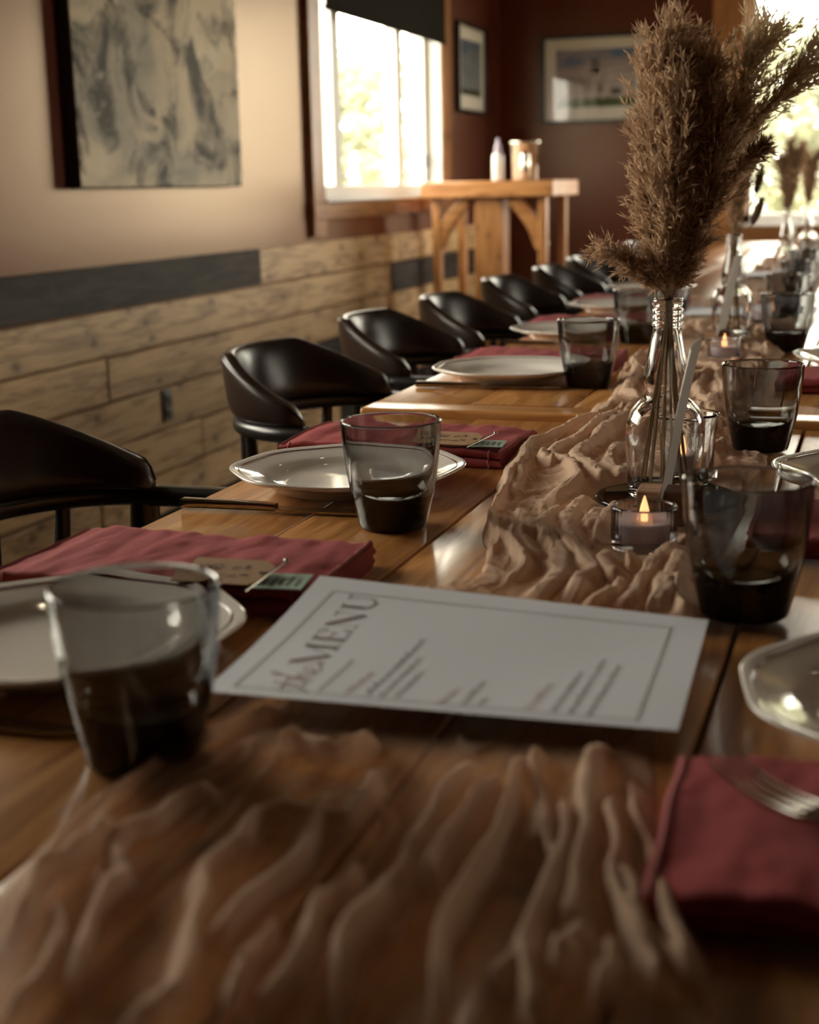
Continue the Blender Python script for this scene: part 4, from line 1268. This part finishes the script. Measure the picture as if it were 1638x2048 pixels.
# taller votive behind the bottle
t = thing('votive_glass', 'plain clear votive glass standing right behind the bottle vase', 'candle', (-0.182, 1.440, TZ+RT))
link('glass_cup', lathe_mesh('glass_cup', [(0, 0), (0.022, 0), (0.025, 0.001), (0.026, 0.004), (0.030, 0.066), (0.0325, 0.0685), (0.0300, 0.0690), (0.0278, 0.066), (0.0240, 0.009), (0.022, 0.0065), (0, 0.0065)], 48), MATS['clear_glass'], t)
link('wax', lathe_mesh('wax', [(0, 0.0068), (0.0195, 0.0068), (0.0200, 0.0075), (0.0205, 0.0260), (0.0190, 0.0270), (0.006, 0.0262), (0, 0.0262)], 40), MATS['tealight_wax'], t)
link('flame', lathe_mesh('flame', [(0, 0.0258), (0.0036, 0.0263), (0.0046, 0.0290), (0.0044, 0.0325), (0.0032, 0.0375), (0.0016, 0.0425), (0, 0.0465)], 20), MATS['flame_glow'], t)
# ------------------------------------------------------------------ gauze runner
RIDGES = [
    [(-0.337,0.459), (-0.339,0.486), (-0.349,0.529), (-0.35,0.563), (-0.349,0.592), (-0.346,0.623), (-0.338,0.647), (-0.337,0.67), (-0.334,0.69), (-0.325,0.704), (-0.306,0.71)],
    [(-0.287,0.386), (-0.292,0.412), (-0.297,0.433), (-0.305,0.451), (-0.318,0.469)],
    [(-0.304,0.473), (-0.303,0.482), (-0.302,0.496), (-0.311,0.509), (-0.319,0.522), (-0.322,0.537), (-0.316,0.55), (-0.315,0.573), (-0.308,0.587), (-0.294,0.585)],
    [(-0.275,0.406), (-0.287,0.436), (-0.298,0.466), (-0.302,0.496)],
    [(-0.245,0.397), (-0.245,0.415), (-0.238,0.417), (-0.242,0.442), (-0.25,0.463), (-0.26,0.486), (-0.27,0.51), (-0.27,0.53), (-0.266,0.542), (-0.27,0.563), (-0.261,0.577), (-0.246,0.578), (-0.229,0.574), (-0.227,0.61), (-0.231,0.635), (-0.231,0.669)],
    [(-0.238,0.45), (-0.239,0.47), (-0.24,0.496), (-0.236,0.52), (-0.235,0.54), (-0.241,0.565), (-0.24,0.577)],
    [(-0.211,0.415), (-0.218,0.434), (-0.221,0.455), (-0.218,0.472)],
    [(-0.203,0.411), (-0.2,0.436), (-0.2,0.461), (-0.208,0.488), (-0.208,0.501), (-0.201,0.512), (-0.203,0.53)],
    [(-0.175,0.419), (-0.18,0.445), (-0.184,0.466), (-0.183,0.482), (-0.182,0.508), (-0.183,0.54), (-0.183,0.56), (-0.185,0.598), (-0.185,0.622), (-0.184,0.648), (-0.187,0.674)],
    [(-0.295,0.644), (-0.283,0.655), (-0.261,0.643), (-0.253,0.652), (-0.249,0.686)],
    [(-0.312,0.429), (-0.334,0.478), (-0.334,0.497), (-0.331,0.518), (-0.332,0.545)],
    [(-0.136,0.431), (-0.142,0.456), (-0.147,0.485), (-0.148,0.518), (-0.147,0.546), (-0.146,0.571), (-0.15,0.597), (-0.159,0.642), (-0.164,0.688)],
    [(-0.165,0.517), (-0.168,0.535), (-0.167,0.57), (-0.165,0.61), (-0.163,0.637)],
    [(-0.159,0.689), (-0.155,0.662), (-0.142,0.622), (-0.137,0.589), (-0.134,0.559)],
    [(-0.126,0.461), (-0.122,0.469), (-0.118,0.493), (-0.122,0.553), (-0.13,0.581), (-0.139,0.623)],
    [(-0.099,0.442), (-0.108,0.456), (-0.115,0.479), (-0.117,0.501), (-0.118,0.545), (-0.125,0.598), (-0.134,0.636)],
    [(-0.123,0.706), (-0.13,0.69), (-0.125,0.651), (-0.118,0.617), (-0.11,0.556), (-0.106,0.521), (-0.103,0.501)],
    [(-0.115,0.667), (-0.106,0.609), (-0.096,0.575), (-0.093,0.552), (-0.084,0.523), (-0.075,0.502), (-0.066,0.482), (-0.063,0.472)],
    [(-0.095,0.571), (-0.083,0.541), (-0.077,0.517), (-0.071,0.503), (-0.058,0.492), (-0.049,0.48)],
    [(-0.103,0.468), (-0.1,0.491), (-0.095,0.504)],
    [(-0.087,0.498), (-0.082,0.474), (-0.084,0.459)],
    [(-0.102,0.658), (-0.09,0.608), (-0.075,0.557), (-0.061,0.514), (-0.049,0.476)],
    [(-0.306,1.92), (-0.326,1.811), (-0.345,1.712), (-0.361,1.622), (-0.377,1.579), (-0.372,1.513), (-0.358,1.446), (-0.353,1.368), (-0.339,1.298), (-0.329,1.241), (-0.315,1.178), (-0.296,1.122), (-0.278,1.101), (-0.266,1.074), (-0.252,1.045), (-0.255,1.018), (-0.259,0.995)],
    [(-0.305,1.853), (-0.315,1.753), (-0.323,1.651), (-0.331,1.579), (-0.341,1.529), (-0.333,1.486), (-0.316,1.464), (-0.299,1.426), (-0.285,1.368), (-0.283,1.325), (-0.287,1.29), (-0.289,1.257)],
    [(-0.294,1.757), (-0.305,1.645), (-0.307,1.594), (-0.31,1.527), (-0.306,1.483), (-0.286,1.437), (-0.268,1.394), (-0.254,1.36), (-0.242,1.334)],
    [(-0.348,1.509), (-0.345,1.483), (-0.333,1.46), (-0.322,1.446)],
    [(-0.281,1.639), (-0.271,1.508), (-0.264,1.451), (-0.247,1.407), (-0.229,1.366)],
    [(-0.314,1.238), (-0.299,1.223), (-0.28,1.181), (-0.261,1.146), (-0.249,1.118), (-0.235,1.087), (-0.225,1.047), (-0.224,1.008), (-0.228,0.975), (-0.233,0.95)],
    [(-0.266,1.256), (-0.27,1.23), (-0.271,1.188), (-0.26,1.157), (-0.237,1.121), (-0.223,1.09), (-0.21,1.06)],
    [(-0.251,1.305), (-0.256,1.277), (-0.255,1.216), (-0.241,1.162), (-0.225,1.109), (-0.206,1.061), (-0.196,1.037), (-0.203,1.014), (-0.204,0.988), (-0.207,0.96)],
    [(-0.231,1.239), (-0.232,1.215), (-0.223,1.177)],
    [(-0.224,1.279), (-0.222,1.241), (-0.217,1.184), (-0.214,1.142)],
    [(-0.194,1.083), (-0.19,1.056), (-0.174,1.021)],
    [(-0.177,1.082), (-0.167,1.053)],
    [(-0.15,1.184), (-0.149,1.137), (-0.154,1.052), (-0.158,1.004), (-0.162,0.968), (-0.168,0.941)],
    [(-0.138,1.115), (-0.137,1.047), (-0.14,0.993), (-0.14,0.948)],
    [(-0.17,1.014), (-0.176,0.984), (-0.182,0.959), (-0.189,0.943)],
    [(-0.129,1.028), (-0.125,0.981), (-0.115,0.94)],
    [(-0.281,1.131), (-0.271,1.123), (-0.259,1.131), (-0.246,1.104)],
    [(-0.304,1.886), (-0.311,1.777), (-0.323,1.694), (-0.336,1.638)],
    [(-0.379,1.549), (-0.361,1.498), (-0.346,1.4), (-0.338,1.341), (-0.329,1.287)],
    [(-0.313,1.202), (-0.298,1.165), (-0.284,1.141), (-0.262,1.085), (-0.243,1.052)],
    [(-0.271,2.239), (-0.257,2.242), (-0.241,2.086), (-0.24,1.962), (-0.218,1.881), (-0.192,1.784), (-0.183,1.693)],
    [(-0.222,2.089), (-0.207,1.939), (-0.201,1.832), (-0.181,1.739)],
    [(-0.165,1.654), (-0.167,1.564), (-0.166,1.501), (-0.162,1.435)],
    [(-0.384,2.45), (-0.372,2.281), (-0.338,2.102), (-0.337,1.989), (-0.328,1.916), (-0.292,1.867)],
    [(-0.302,1.605), (-0.304,1.714), (-0.295,1.827)],
    [(-0.259,2.241), (-0.233,2.155), (-0.207,1.997), (-0.192,1.834)],
    [(-0.214,1.78), (-0.195,1.713), (-0.188,1.629), (-0.178,1.516)],
]
LEFT_EDGE = [(0.20, -0.350), (0.42, -0.352), (0.55, -0.362), (0.64, -0.352), (0.72, -0.330), (0.85, -0.325), (0.97, -0.330), (1.02, -0.292), (1.08, -0.295), (1.15, -0.318), (1.25, -0.338),
             (1.38, -0.365), (1.52, -0.388), (1.62, -0.388), (1.72, -0.362), (1.85, -0.345), (1.95, -0.352), (2.15, -0.375), (2.4, -0.395), (2.8, -0.38), (3.4, -0.41), (4.2, -0.40), (5.2, -0.42), (6.4, -0.41), (7.1, -0.41)]
RIGHT_EDGE = [(0.20, -0.030), (0.42, -0.040), (0.50, -0.048), (0.60, -0.085), (0.72, -0.108), (0.85, -0.115), (0.97, -0.108), (1.10, -0.118), (1.30, -0.112), (1.45, -0.118), (1.55, -0.108), (1.62, -0.112), (1.75, -0.150),
              (1.95, -0.165), (2.2, -0.175), (2.6, -0.150), (3.2, -0.160), (4.2, -0.17), (5.2, -0.18), (6.4, -0.17), (7.1, -0.17)]
def build_runner():
    rows_y = np.concatenate([np.arange(0.22, 2.30, 0.0016), np.arange(2.30, 7.05, 0.009)])
    NC = 270
    u = np.linspace(0, 1, NC)
    le = np.array(LEFT_EDGE); re = np.array(RIGHT_EDGE)
    xl = np.interp(rows_y, le[:, 0], le[:, 1])+0.006*perlin(rows_y*14, rows_y*0, 4)+0.003*perlin(rows_y*45, rows_y*0, 5)
    xr = np.interp(rows_y, re[:, 0], re[:, 1])+0.006*perlin(rows_y*13, rows_y*0+9, 6)+0.003*perlin(rows_y*40, rows_y*0, 7)
    k = np.ones(9)/9
    xl = np.convolve(np.pad(xl, 4, 'edge'), k, 'valid'); xr = np.convolve(np.pad(xr, 4, 'edge'), k, 'valid')
    X = xl[:, None]+(xr-xl)[:, None]*u[None, :]
    Y = np.repeat(rows_y[:, None], NC, 1)
    H = np.zeros_like(X); D = np.zeros_like(X)
    # traced folds
    wob = 0.004*perlin(X*30, Y*26, 21); wob2 = 0.004*perlin(X*30, Y*26, 22)
    Xw = X+wob; Yw = Y+wob2
    SX = np.zeros_like(X)
    for i, P in enumerate(RIDGES):
        P = smooth_path(P, 4*len(P)) if len(P) > 2 else np.array(P)
        my = Y[:, 0]
        ya, yb = P[:, 1].min()-0.05, P[:, 1].max()+0.05
        r0, r1 = np.searchsorted(my, ya), np.searchsorted(my, yb)
        if r1 <= r0: continue
        xs, ys = Xw[r0:r1], Yw[r0:r1]
        best = np.full(xs.shape, 1e9); side = np.zeros_like(xs); tt = np.zeros_like(xs)
        for j in range(len(P)-1):
            ax, ay = P[j]; bx_, by_ = P[j+1]
            dx, dy = bx_-ax, by_-ay; L2 = dx*dx+dy*dy+1e-12
            s = np.clip(((xs-ax)*dx+(ys-ay)*dy)/L2, 0, 1)
            ex, ey = xs-(ax+s*dx), ys-(ay+s*dy)
            d2 = ex*ex+ey*ey
            m = d2 < best
            best[m] = d2[m]; side[m] = np.sign(dx*ey-dy*ex)[m]; tt[m] = ((j+s)/(len(P)-1))[m]
        d = np.sqrt(best)
        near = P[:, 1].mean() < 0.75
        w = (0.0036 if near else 0.0062)*(0.75+0.6*((i*37) % 11)/10)
        h = (0.0155 if near else 0.0125)*(0.75+0.5*((i*53) % 13)/12)
        w = w*(1+0.6*perlin(tt*4+i, tt*0+i, 31)); h = h*(1+0.35*perlin(tt*5+i*3, tt*0, 32))
        taper = np.clip(np.minimum(tt, 1-tt)/0.16+0.15, 0, 1); taper = taper*taper*(3-2*taper)
        q = d/w
        sk = 0.14 if near else 0.28
        g = (1-sk)/(1+q**4)+sk/(1+(q/2.4)**2.5)
        hh = h*taper*g
        H[r0:r1] = np.maximum(H[r0:r1], hh)+0.18*np.minimum(H[r0:r1], hh)
        D[r0:r1] = np.maximum(D[r0:r1], taper/(1+(d/(w*1.45))**5))
    # loose soft folds and crinkles between the traced ones
    far = np.clip((Y-1.70)/0.35, 0, 1)
    mid = np.clip((Y-0.9)/0.15, 0, 1)
    wx = X+0.045*perlin(X*7, Y*5, 41)+0.012*perlin(X*22, Y*16, 61); wy = Y+0.06*perlin(X*6, Y*5, 42)+0.014*perlin(X*22, Y*15, 62)
    def folds(fx, fy, seed, sharp):
        n = np.abs(perlin(wx*fx, wy*fy, seed))
        return 1/(1+(n/sharp)**2)
    n1 = folds(24+10*(1-mid), 5, 43, 0.045+0.04*mid); n2 = folds(15, 13, 44, 0.07); n3 = folds(46, 34, 45, 0.09)
    mod = np.clip(0.55+1.3*perlin(X*7, Y*4, 46), 0.1, 1.2)
    loose = (n1*(0.0050-0.0008*mid+0.0080*far)+n2*(0.0004+0.0042*mid+0.0060*far)+n3*(0.0003+0.0012*mid+0.001*far))*mod
    H = np.maximum(H, 0)+loose*np.exp(-H/0.012)
    D = np.maximum(D, np.clip(np.maximum(n1*(0.85), n2*mid*0.9)*mod, 0, 1))
    crk = 0.0012*perlin(wx*120, wy*85, 47)+0.0006*perlin(wx*290, wy*230, 48)+0.0011*folds(70, 52, 63, 0.06)
    H += crk*(0.35+0.65*mid)
    H += 0.002+0.004*(perlin(X*10, Y*6, 49)+0.5)*mid
    # pressed flat under the things that stand on it and under the menus
    def press(mask_d, r, soft, top):
        k = np.clip((mask_d-r)/soft, 0, 1); k = k*k*(3-2*k)
        return np.minimum(H, top+(1-0)*k*0.2+0.0*H) if False else H*k+np.minimum(H, top)*(1-k)
    for (x, y, r) in PRESS:
        dd = np.hypot(X-x, Y-y)
        H[:] = press(dd, r, 0.022, RT-0.0012)
    for (xa, xb, ya, yb, top) in PRESS_RECT:
        dd = np.hypot(np.maximum(np.maximum(xa-X, X-xb), 0), np.maximum(np.maximum(ya-Y, Y-yb), 0))
        H[:] = press(dd, 0.004, 0.02, top)
    # the selvedges come down to the table; hems are gathered
    e = np.minimum(u, 1-u)[None, :]*(xr-xl)[:, None]
    H *= np.clip(e/0.008, 0, 1)**0.6
    D = np.maximum(D, np.exp(-(e/(0.006+0.016*(1-mid)))**2)*0.85)
    D = np.maximum(D, (1-mid)*0.16*np.clip(0.6+1.6*perlin(X*12, Y*5, 71), 0, 1.4))
    D = np.clip(D*0.95+mid*(0.34+0.22*perlin(X*14, Y*9, 50)), 0, 1)
    D = np.maximum(D, 0.88*far)
    base = np.where(Y < 1.780, 0.750, np.where(Y < 1.800, 0.750+(Y-1.780)/0.020*0.010, np.where(Y < 3.62, 0.760, 0.758)))
    Z = base+0.0012+np.maximum(H, 0)
    # folds lean sideways, so shift crests a little
    lean = 0.25*(H-0.004)*np.sign(perlin(X*5, Y*4, 51))*np.clip(np.abs(perlin(X*5, Y*4, 51))*6, 0, 1)
    V = np.stack([X+lean, Y, Z], -1).reshape(-1, 3)
    nr = len(rows_y)
    idx = np.arange(nr*NC).reshape(nr, NC)
    F = np.stack([idx[:-1, :-1], idx[:-1, 1:], idx[1:, 1:], idx[1:, :-1]], -1).reshape(-1, 4)
    me = arr_mesh('runner_cloth', V, F, True)
    at = me.attributes.new('gather', 'FLOAT', 'POINT')
    at.data.foreach_set('value', D.astype(np.float32).ravel())
    o = link('table_runner', me, MATS['gauze'])
    return tag(o, 'crinkled sand beige gauze runner along the middle of the tables', 'table runner')
PRESS = [(x+0.002, y, 0.064) for (x, y, l) in bottles]+[(-0.179, 1.150, 0.026), (-0.243, 2.372, 0.026), (-0.232, 3.02, 0.026), (-0.245, 3.98, 0.026), (-0.182, 1.440, 0.026),
         (-0.176, 1.247, 0.024), (-0.272, 2.56, 0.024), (-0.275, 4.30, 0.024)]+[(x, y, 0.031) for (x, y, l) in glasses if x > -0.3]
PRESS_RECT = [(-0.38, -0.09, 0.705, 0.925, 0.0105), (-0.42, -0.13, 3.06, 3.27, 0.012), (-0.45, -0.16, 4.38, 4.59, 0.012)]
build_runner()
# ------------------------------------------------------------------ pampas and bunny-tail stems
def plume_mesh(name, path, radii, n_branch, seed, br_len=(0.03, 0.06), spread=0.42, spik=15, wid=0.00055, fluff=1.0):
    """path: stem polyline of the plume part; radii: unused profile weight along it. Fine branchlets with spikelets."""
    r = np.random.default_rng(seed)
    P = smooth_path(path, 60)
    Tn = np.gradient(P, axis=0); Tn /= np.linalg.norm(Tn, axis=1)[:, None]
    V = []; F = []; base = 0
    def add_quads(A, B, w, nrm):
        nonlocal base
        # slender diamond blades from A to B
        d = B-A; s = np.cross(d, nrm); s /= (np.linalg.norm(s, axis=1)[:, None]+1e-9)
        M = A+0.45*d
        q = np.stack([A, M+s*w[:, None], B, M-s*w[:, None]], 1).reshape(-1, 3)
        V.append(q); n = len(A)
        F.append(np.arange(base, base+4*n).reshape(n, 4)); base += 4*n
    t = np.sort(r.random(n_branch)**0.9)
    for ti in t:
        f = ti*58.0; i = int(f); p = P[i]+(P[i+1]-P[i])*(f-i); tn = Tn[i]
        a = r.normal(size=3); a -= tn*np.dot(a, tn); a /= np.linalg.norm(a)
        L = (br_len[0]+(br_len[1]-br_len[0])*r.random())*(0.35+0.65*math.sin(math.pi*min(1, 0.12+0.88*(1-ti)**0.8)))*1.1
        sp = spread*(0.5+0.8*r.random())
        m = 9
        s = np.linspace(0, 1, m)
        curve = p+np.outer(s*L, tn)*math.cos(sp)+np.outer((s+0.25*s*s)*L*math.sin(sp), a)
        curve[:, 2] -= 0.10*L*s**2*abs(a[0])
        curve += r.normal(size=(m, 3))*0.0006
        nr = np.cross(a, tn)
        add_quads(curve[:-1], curve[1:], np.full(m-1, wid*0.7), np.repeat(r.normal(size=(1, 3)), m-1, 0))
        k = int(spik*fluff*(0.6+0.6*r.random()))
        u = r.random(k)*0.95+0.05
        fi = u*(m-1.001); ii = fi.astype(int)
        A = curve[ii]+(curve[ii+1]-curve[ii])*(fi-ii)[:, None]
        dr = (curve[ii+1]-curve[ii]); dr /= np.linalg.norm(dr, axis=1)[:, None]
        dv = dr+0.42*r.normal(size=(k, 3)); dv /= np.linalg.norm(dv, axis=1)[:, None]
        B = A+dv*(0.0055+0.0085*r.random(k))[:, None]
        add_quads(A, B, wid*(0.6+0.9*r.random(k)), r.normal(size=(k, 3)))
    return arr_mesh(name, np.concatenate(V), np.concatenate(F), False)

def stem_mesh(path, r0=0.0014):
    return sweep_mesh('stem', smooth_path(path, 26), lambda i, s: circ(r0*(1-0.45*s), 6))

def tail_mesh(path, rad, n, seed):
    """soft oval head of hairs on a core"""
    r = np.random.default_rng(seed)
    P = smooth_path(path, 30)
    Tn = np.gradient(P, axis=0); Tn /= np.linalg.norm(Tn, axis=1)[:, None]
    t = r.random(n); i = np.minimum((t*29).astype(int), 29)
    prof = np.sin(np.pi*np.clip(t*0.94+0.05, 0, 1))**0.55
    a = r.normal(size=(n, 3)); a -= Tn[i]*np.sum(a*Tn[i], 1)[:, None]; a /= np.linalg.norm(a, axis=1)[:, None]
    A = P[i]+a*(rad*0.55*prof)[:, None]
    d = a*0.7+Tn[i]*0.9; d /= np.linalg.norm(d, axis=1)[:, None]
    B = A+d*(rad*0.75*(0.6+0.6*r.random(n)))[:, None]
    s = np.cross(d, a+0.3*r.normal(size=(n, 3))); s /= np.linalg.norm(s, axis=1)[:, None]
    w = 0.0007
    V = np.stack([A-s*w, A+s*w, B+s*w*0.2, B-s*w*0.2], 1).reshape(-1, 3)
    F = np.arange(4*n).reshape(n, 4)
    core = sweep_mesh('head_core', P, lambda j, q: circ(rad*0.72*max(0.08, math.sin(math.pi*min(1, q*0.94+0.05))**0.55), 10))
    return arr_mesh('head_hairs', V, F, False), core

def vase_stem(name, label, group, vase, s, head_path, cat, mat, kind='plume', foot=(0.0, 0.0), squash=(0.80, 0.85), lean=0.0, **kw):
    """stem from the bottle floor through the neck to the plume; all points relative to the bottle base"""
    bx_, by_ = vase[0], vase[1]; z = top_z(by_)+RT+0.0046
    t = thing(name, label, cat, (bx_, by_, z), 0, group)
    hp = [np.array((p[0]*squash[0]+lean*(p[2]-0.187), p[1]*squash[0], 0.187+(p[2]-0.187)*squash[1])) for p in head_path]
    neck = np.array((hp[0][0]*0.2, hp[0][1]*0.2, 0.178))
    neck[:2] = np.clip(neck[:2], -0.006, 0.006)
    pth = [np.array((foot[0], foot[1], 0.012)), np.array((foot[0]*0.55, foot[1]*0.55, 0.085)), neck]+hp
    link('stem', stem_mesh(pth), MATS['dry_stem'], t)
    if kind == 'plume':
        link('plume', plume_mesh('plume', hp, None, **kw), MATS[mat], t)
    else:
        hairs, core = tail_mesh(hp, **kw)
        c = link('head', core, MATS[mat], t); link('hairs', hairs, MATS[mat], c)
    return t

V1 = (bottles[0][0], bottles[0][1])
G1 = 'dried stems in the large bottle vase'
# (label, points of the plume axis relative to bottle base, material, branches, seed)
big = [
    ('brown pampas plume leaning slightly left in the large bottle', [(-0.006, -0.010, 0.20), (-0.026, -0.012, 0.27), (-0.036, -0.012, 0.36), (-0.034, -0.010, 0.43), (-0.028, -0.010, 0.475)], 'pampas_brown', 330, 1),
    ('leftmost brown pampas plume in the large bottle', [(-0.010, 0.004, 0.205), (-0.034, 0.010, 0.27), (-0.048, 0.014, 0.35), (-0.050, 0.016, 0.42), (-0.049, 0.016, 0.452)], 'pampas_brown', 280, 2),
    ('short dense brown pampas plume at the front of the large bottle', [(0.000, -0.014, 0.195), (-0.004, -0.028, 0.24), (-0.008, -0.034, 0.30), (-0.006, -0.034, 0.37), (-0.002, -0.032, 0.42)], 'pampas_brown', 380, 3),
    ('upright central brown pampas plume in the large bottle', [(0.004, 0.000, 0.20), (0.006, 0.004, 0.28), (0.002, 0.006, 0.36), (0.002, 0.006, 0.41), (0.004, 0.006, 0.440)], 'pampas_brown', 300, 4),
    ('dense brown pampas plume bulging right at the lower middle', [(0.008, -0.010, 0.195), (0.022, -0.020, 0.235), (0.032, -0.024, 0.29), (0.034, -0.022, 0.345), (0.038, -0.020, 0.38)], 'pampas_brown', 380, 5),
    ('pale beige pampas plume fanning to the upper right', [(0.010, 0.010, 0.24), (0.028, 0.018, 0.32), (0.046, 0.020, 0.39), (0.058, 0.020, 0.44), (0.066, 0.020, 0.468)], 'pampas_beige', 260, 6),
    ('rightmost wispy beige pampas plume against the window', [(0.012, 0.006, 0.25), (0.040, 0.010, 0.33), (0.068, 0.010, 0.385), (0.092, 0.008, 0.414), (0.112, 0.006, 0.436)], 'pampas_beige', 170, 7),
    ('low brown pampas tuft sticking out left above the bottle neck', [(-0.004, -0.006, 0.192), (-0.020, -0.016, 0.210), (-0.042, -0.020, 0.226), (-0.064, -0.022, 0.238), (-0.084, -0.022, 0.246)], 'pampas_brown', 95, 8),
    ('thin brown pampas sprig curving out to the right at middle height', [(0.016, -0.004, 0.24), (0.034, -0.010, 0.285), (0.052, -0.014, 0.318), (0.068, -0.016, 0.340), (0.084, -0.016, 0.354)], 'pampas_brown', 70, 9),
    ('tall beige pampas plume behind the central one', [(0.006, 0.012, 0.24), (0.014, 0.022, 0.31), (0.018, 0.026, 0.36), (0.018, 0.028, 0.40), (0.016, 0.028, 0.425)], 'pampas_beige', 240, 10),
]
for i, (lab, hp, mt, nb, sd) in enumerate(big):
    kw = dict(n_branch=int(nb*0.72), seed=sd, br_len=(0.030, 0.062), spread=0.36, spik=24, wid=0.00085)
    if 'tuft' in lab: kw.update(br_len=(0.012, 0.026), spread=0.55, spik=26)
    if 'sprig' in lab: kw.update(br_len=(0.012, 0.024), spread=0.35, spik=22)
    if 'wispy' in lab: kw.update(br_len=(0.045, 0.085), spread=0.22, spik=20)
    a = 2.4*i
    vase_stem('pampas_stem', lab, G1, V1, 1, hp, 'pampas grass', mt, foot=(0.022*math.cos(a), 0.022*math.sin(a)), squash=(0.78, 0.765), lean=0.075, **kw)
vase_stem('bunny_tail_stem', 'smooth pale oval grass head near the top of the large bunch', G1, V1, 1,
          [(0.004, -0.018, 0.385), (0.007, -0.020, 0.41), (0.009, -0.021, 0.435), (0.010, -0.021, 0.455)], 'dried grass', 'bunny_tail', 'tail', rad=0.0085, n=900, seed=4, foot=(0.01, -0.01), squash=(0.78, 0.765), lean=0.075)

def small_bunch(vase, which, group, lean, seed):
    r = random.Random(seed)
    for k in range(5):
        dx = lean+0.018*(k-2)+0.006*r.random(); dy = 0.02*(r.random()-0.5); h = 0.36+0.08*r.random()
        vase_stem('pampas_stem', ('leftmost', 'second from left', 'middle', 'second from right', 'rightmost')[k]+' brown pampas plume in the '+which, group, vase, 1,
                  [(dx*0.15, dy*0.3, 0.20), (dx*0.55, dy, 0.20+(h-0.20)*0.4), (dx*0.9, dy, 0.20+(h-0.20)*0.75), (dx*1.15, dy, h)], 'pampas grass', 'pampas_brown',
                  foot=(0.015*math.cos(k*1.3), 0.015*math.sin(k*1.3)), n_branch=130, seed=seed*10+k, br_len=(0.02, 0.045), spread=0.40, spik=18, wid=0.0009)
def tails(vase, which, group, specs):
    for i, (x, y, z, dx) in enumerate(specs):
        vase_stem('bunny_tail_stem', ('upper right', 'middle right', 'lowest right', 'topmost')[i]+' dark oval dried grass head in the '+which, group, vase, 1,
                  [(x, y, z-0.028), (x+dx*0.3, y, z-0.010), (x+dx*0.7, y, z+0.010), (x+dx, y, z+0.028)], 'dried grass', 'tail_dark', 'tail', rad=0.010, n=260, seed=60+i, foot=(0.012*math.cos(2*i), 0.012*math.sin(2*i)))
small_bunch((bottles[1][0], bottles[1][1]), 'second bottle vase', 'plumes in the second bottle vase', -0.004, 21)
tails((bottles[1][0], bottles[1][1]), 'second bottle vase', 'oval heads in the second bottle vase', [(0.034, 0.0, 0.345, 0.008), (0.044, 0.01, 0.300, 0.012), (0.040, 0.0, 0.235, 0.020), (0.018, 0.0, 0.36, 0.005)])
small_bunch((bottles[2][0], bottles[2][1]), 'third bottle vase', 'plumes in the third bottle vase', 0.0, 22)
small_bunch((bottles[3][0], bottles[3][1]), 'farthest bottle vase', 'plumes in the farthest bottle vase', 0.0, 23)
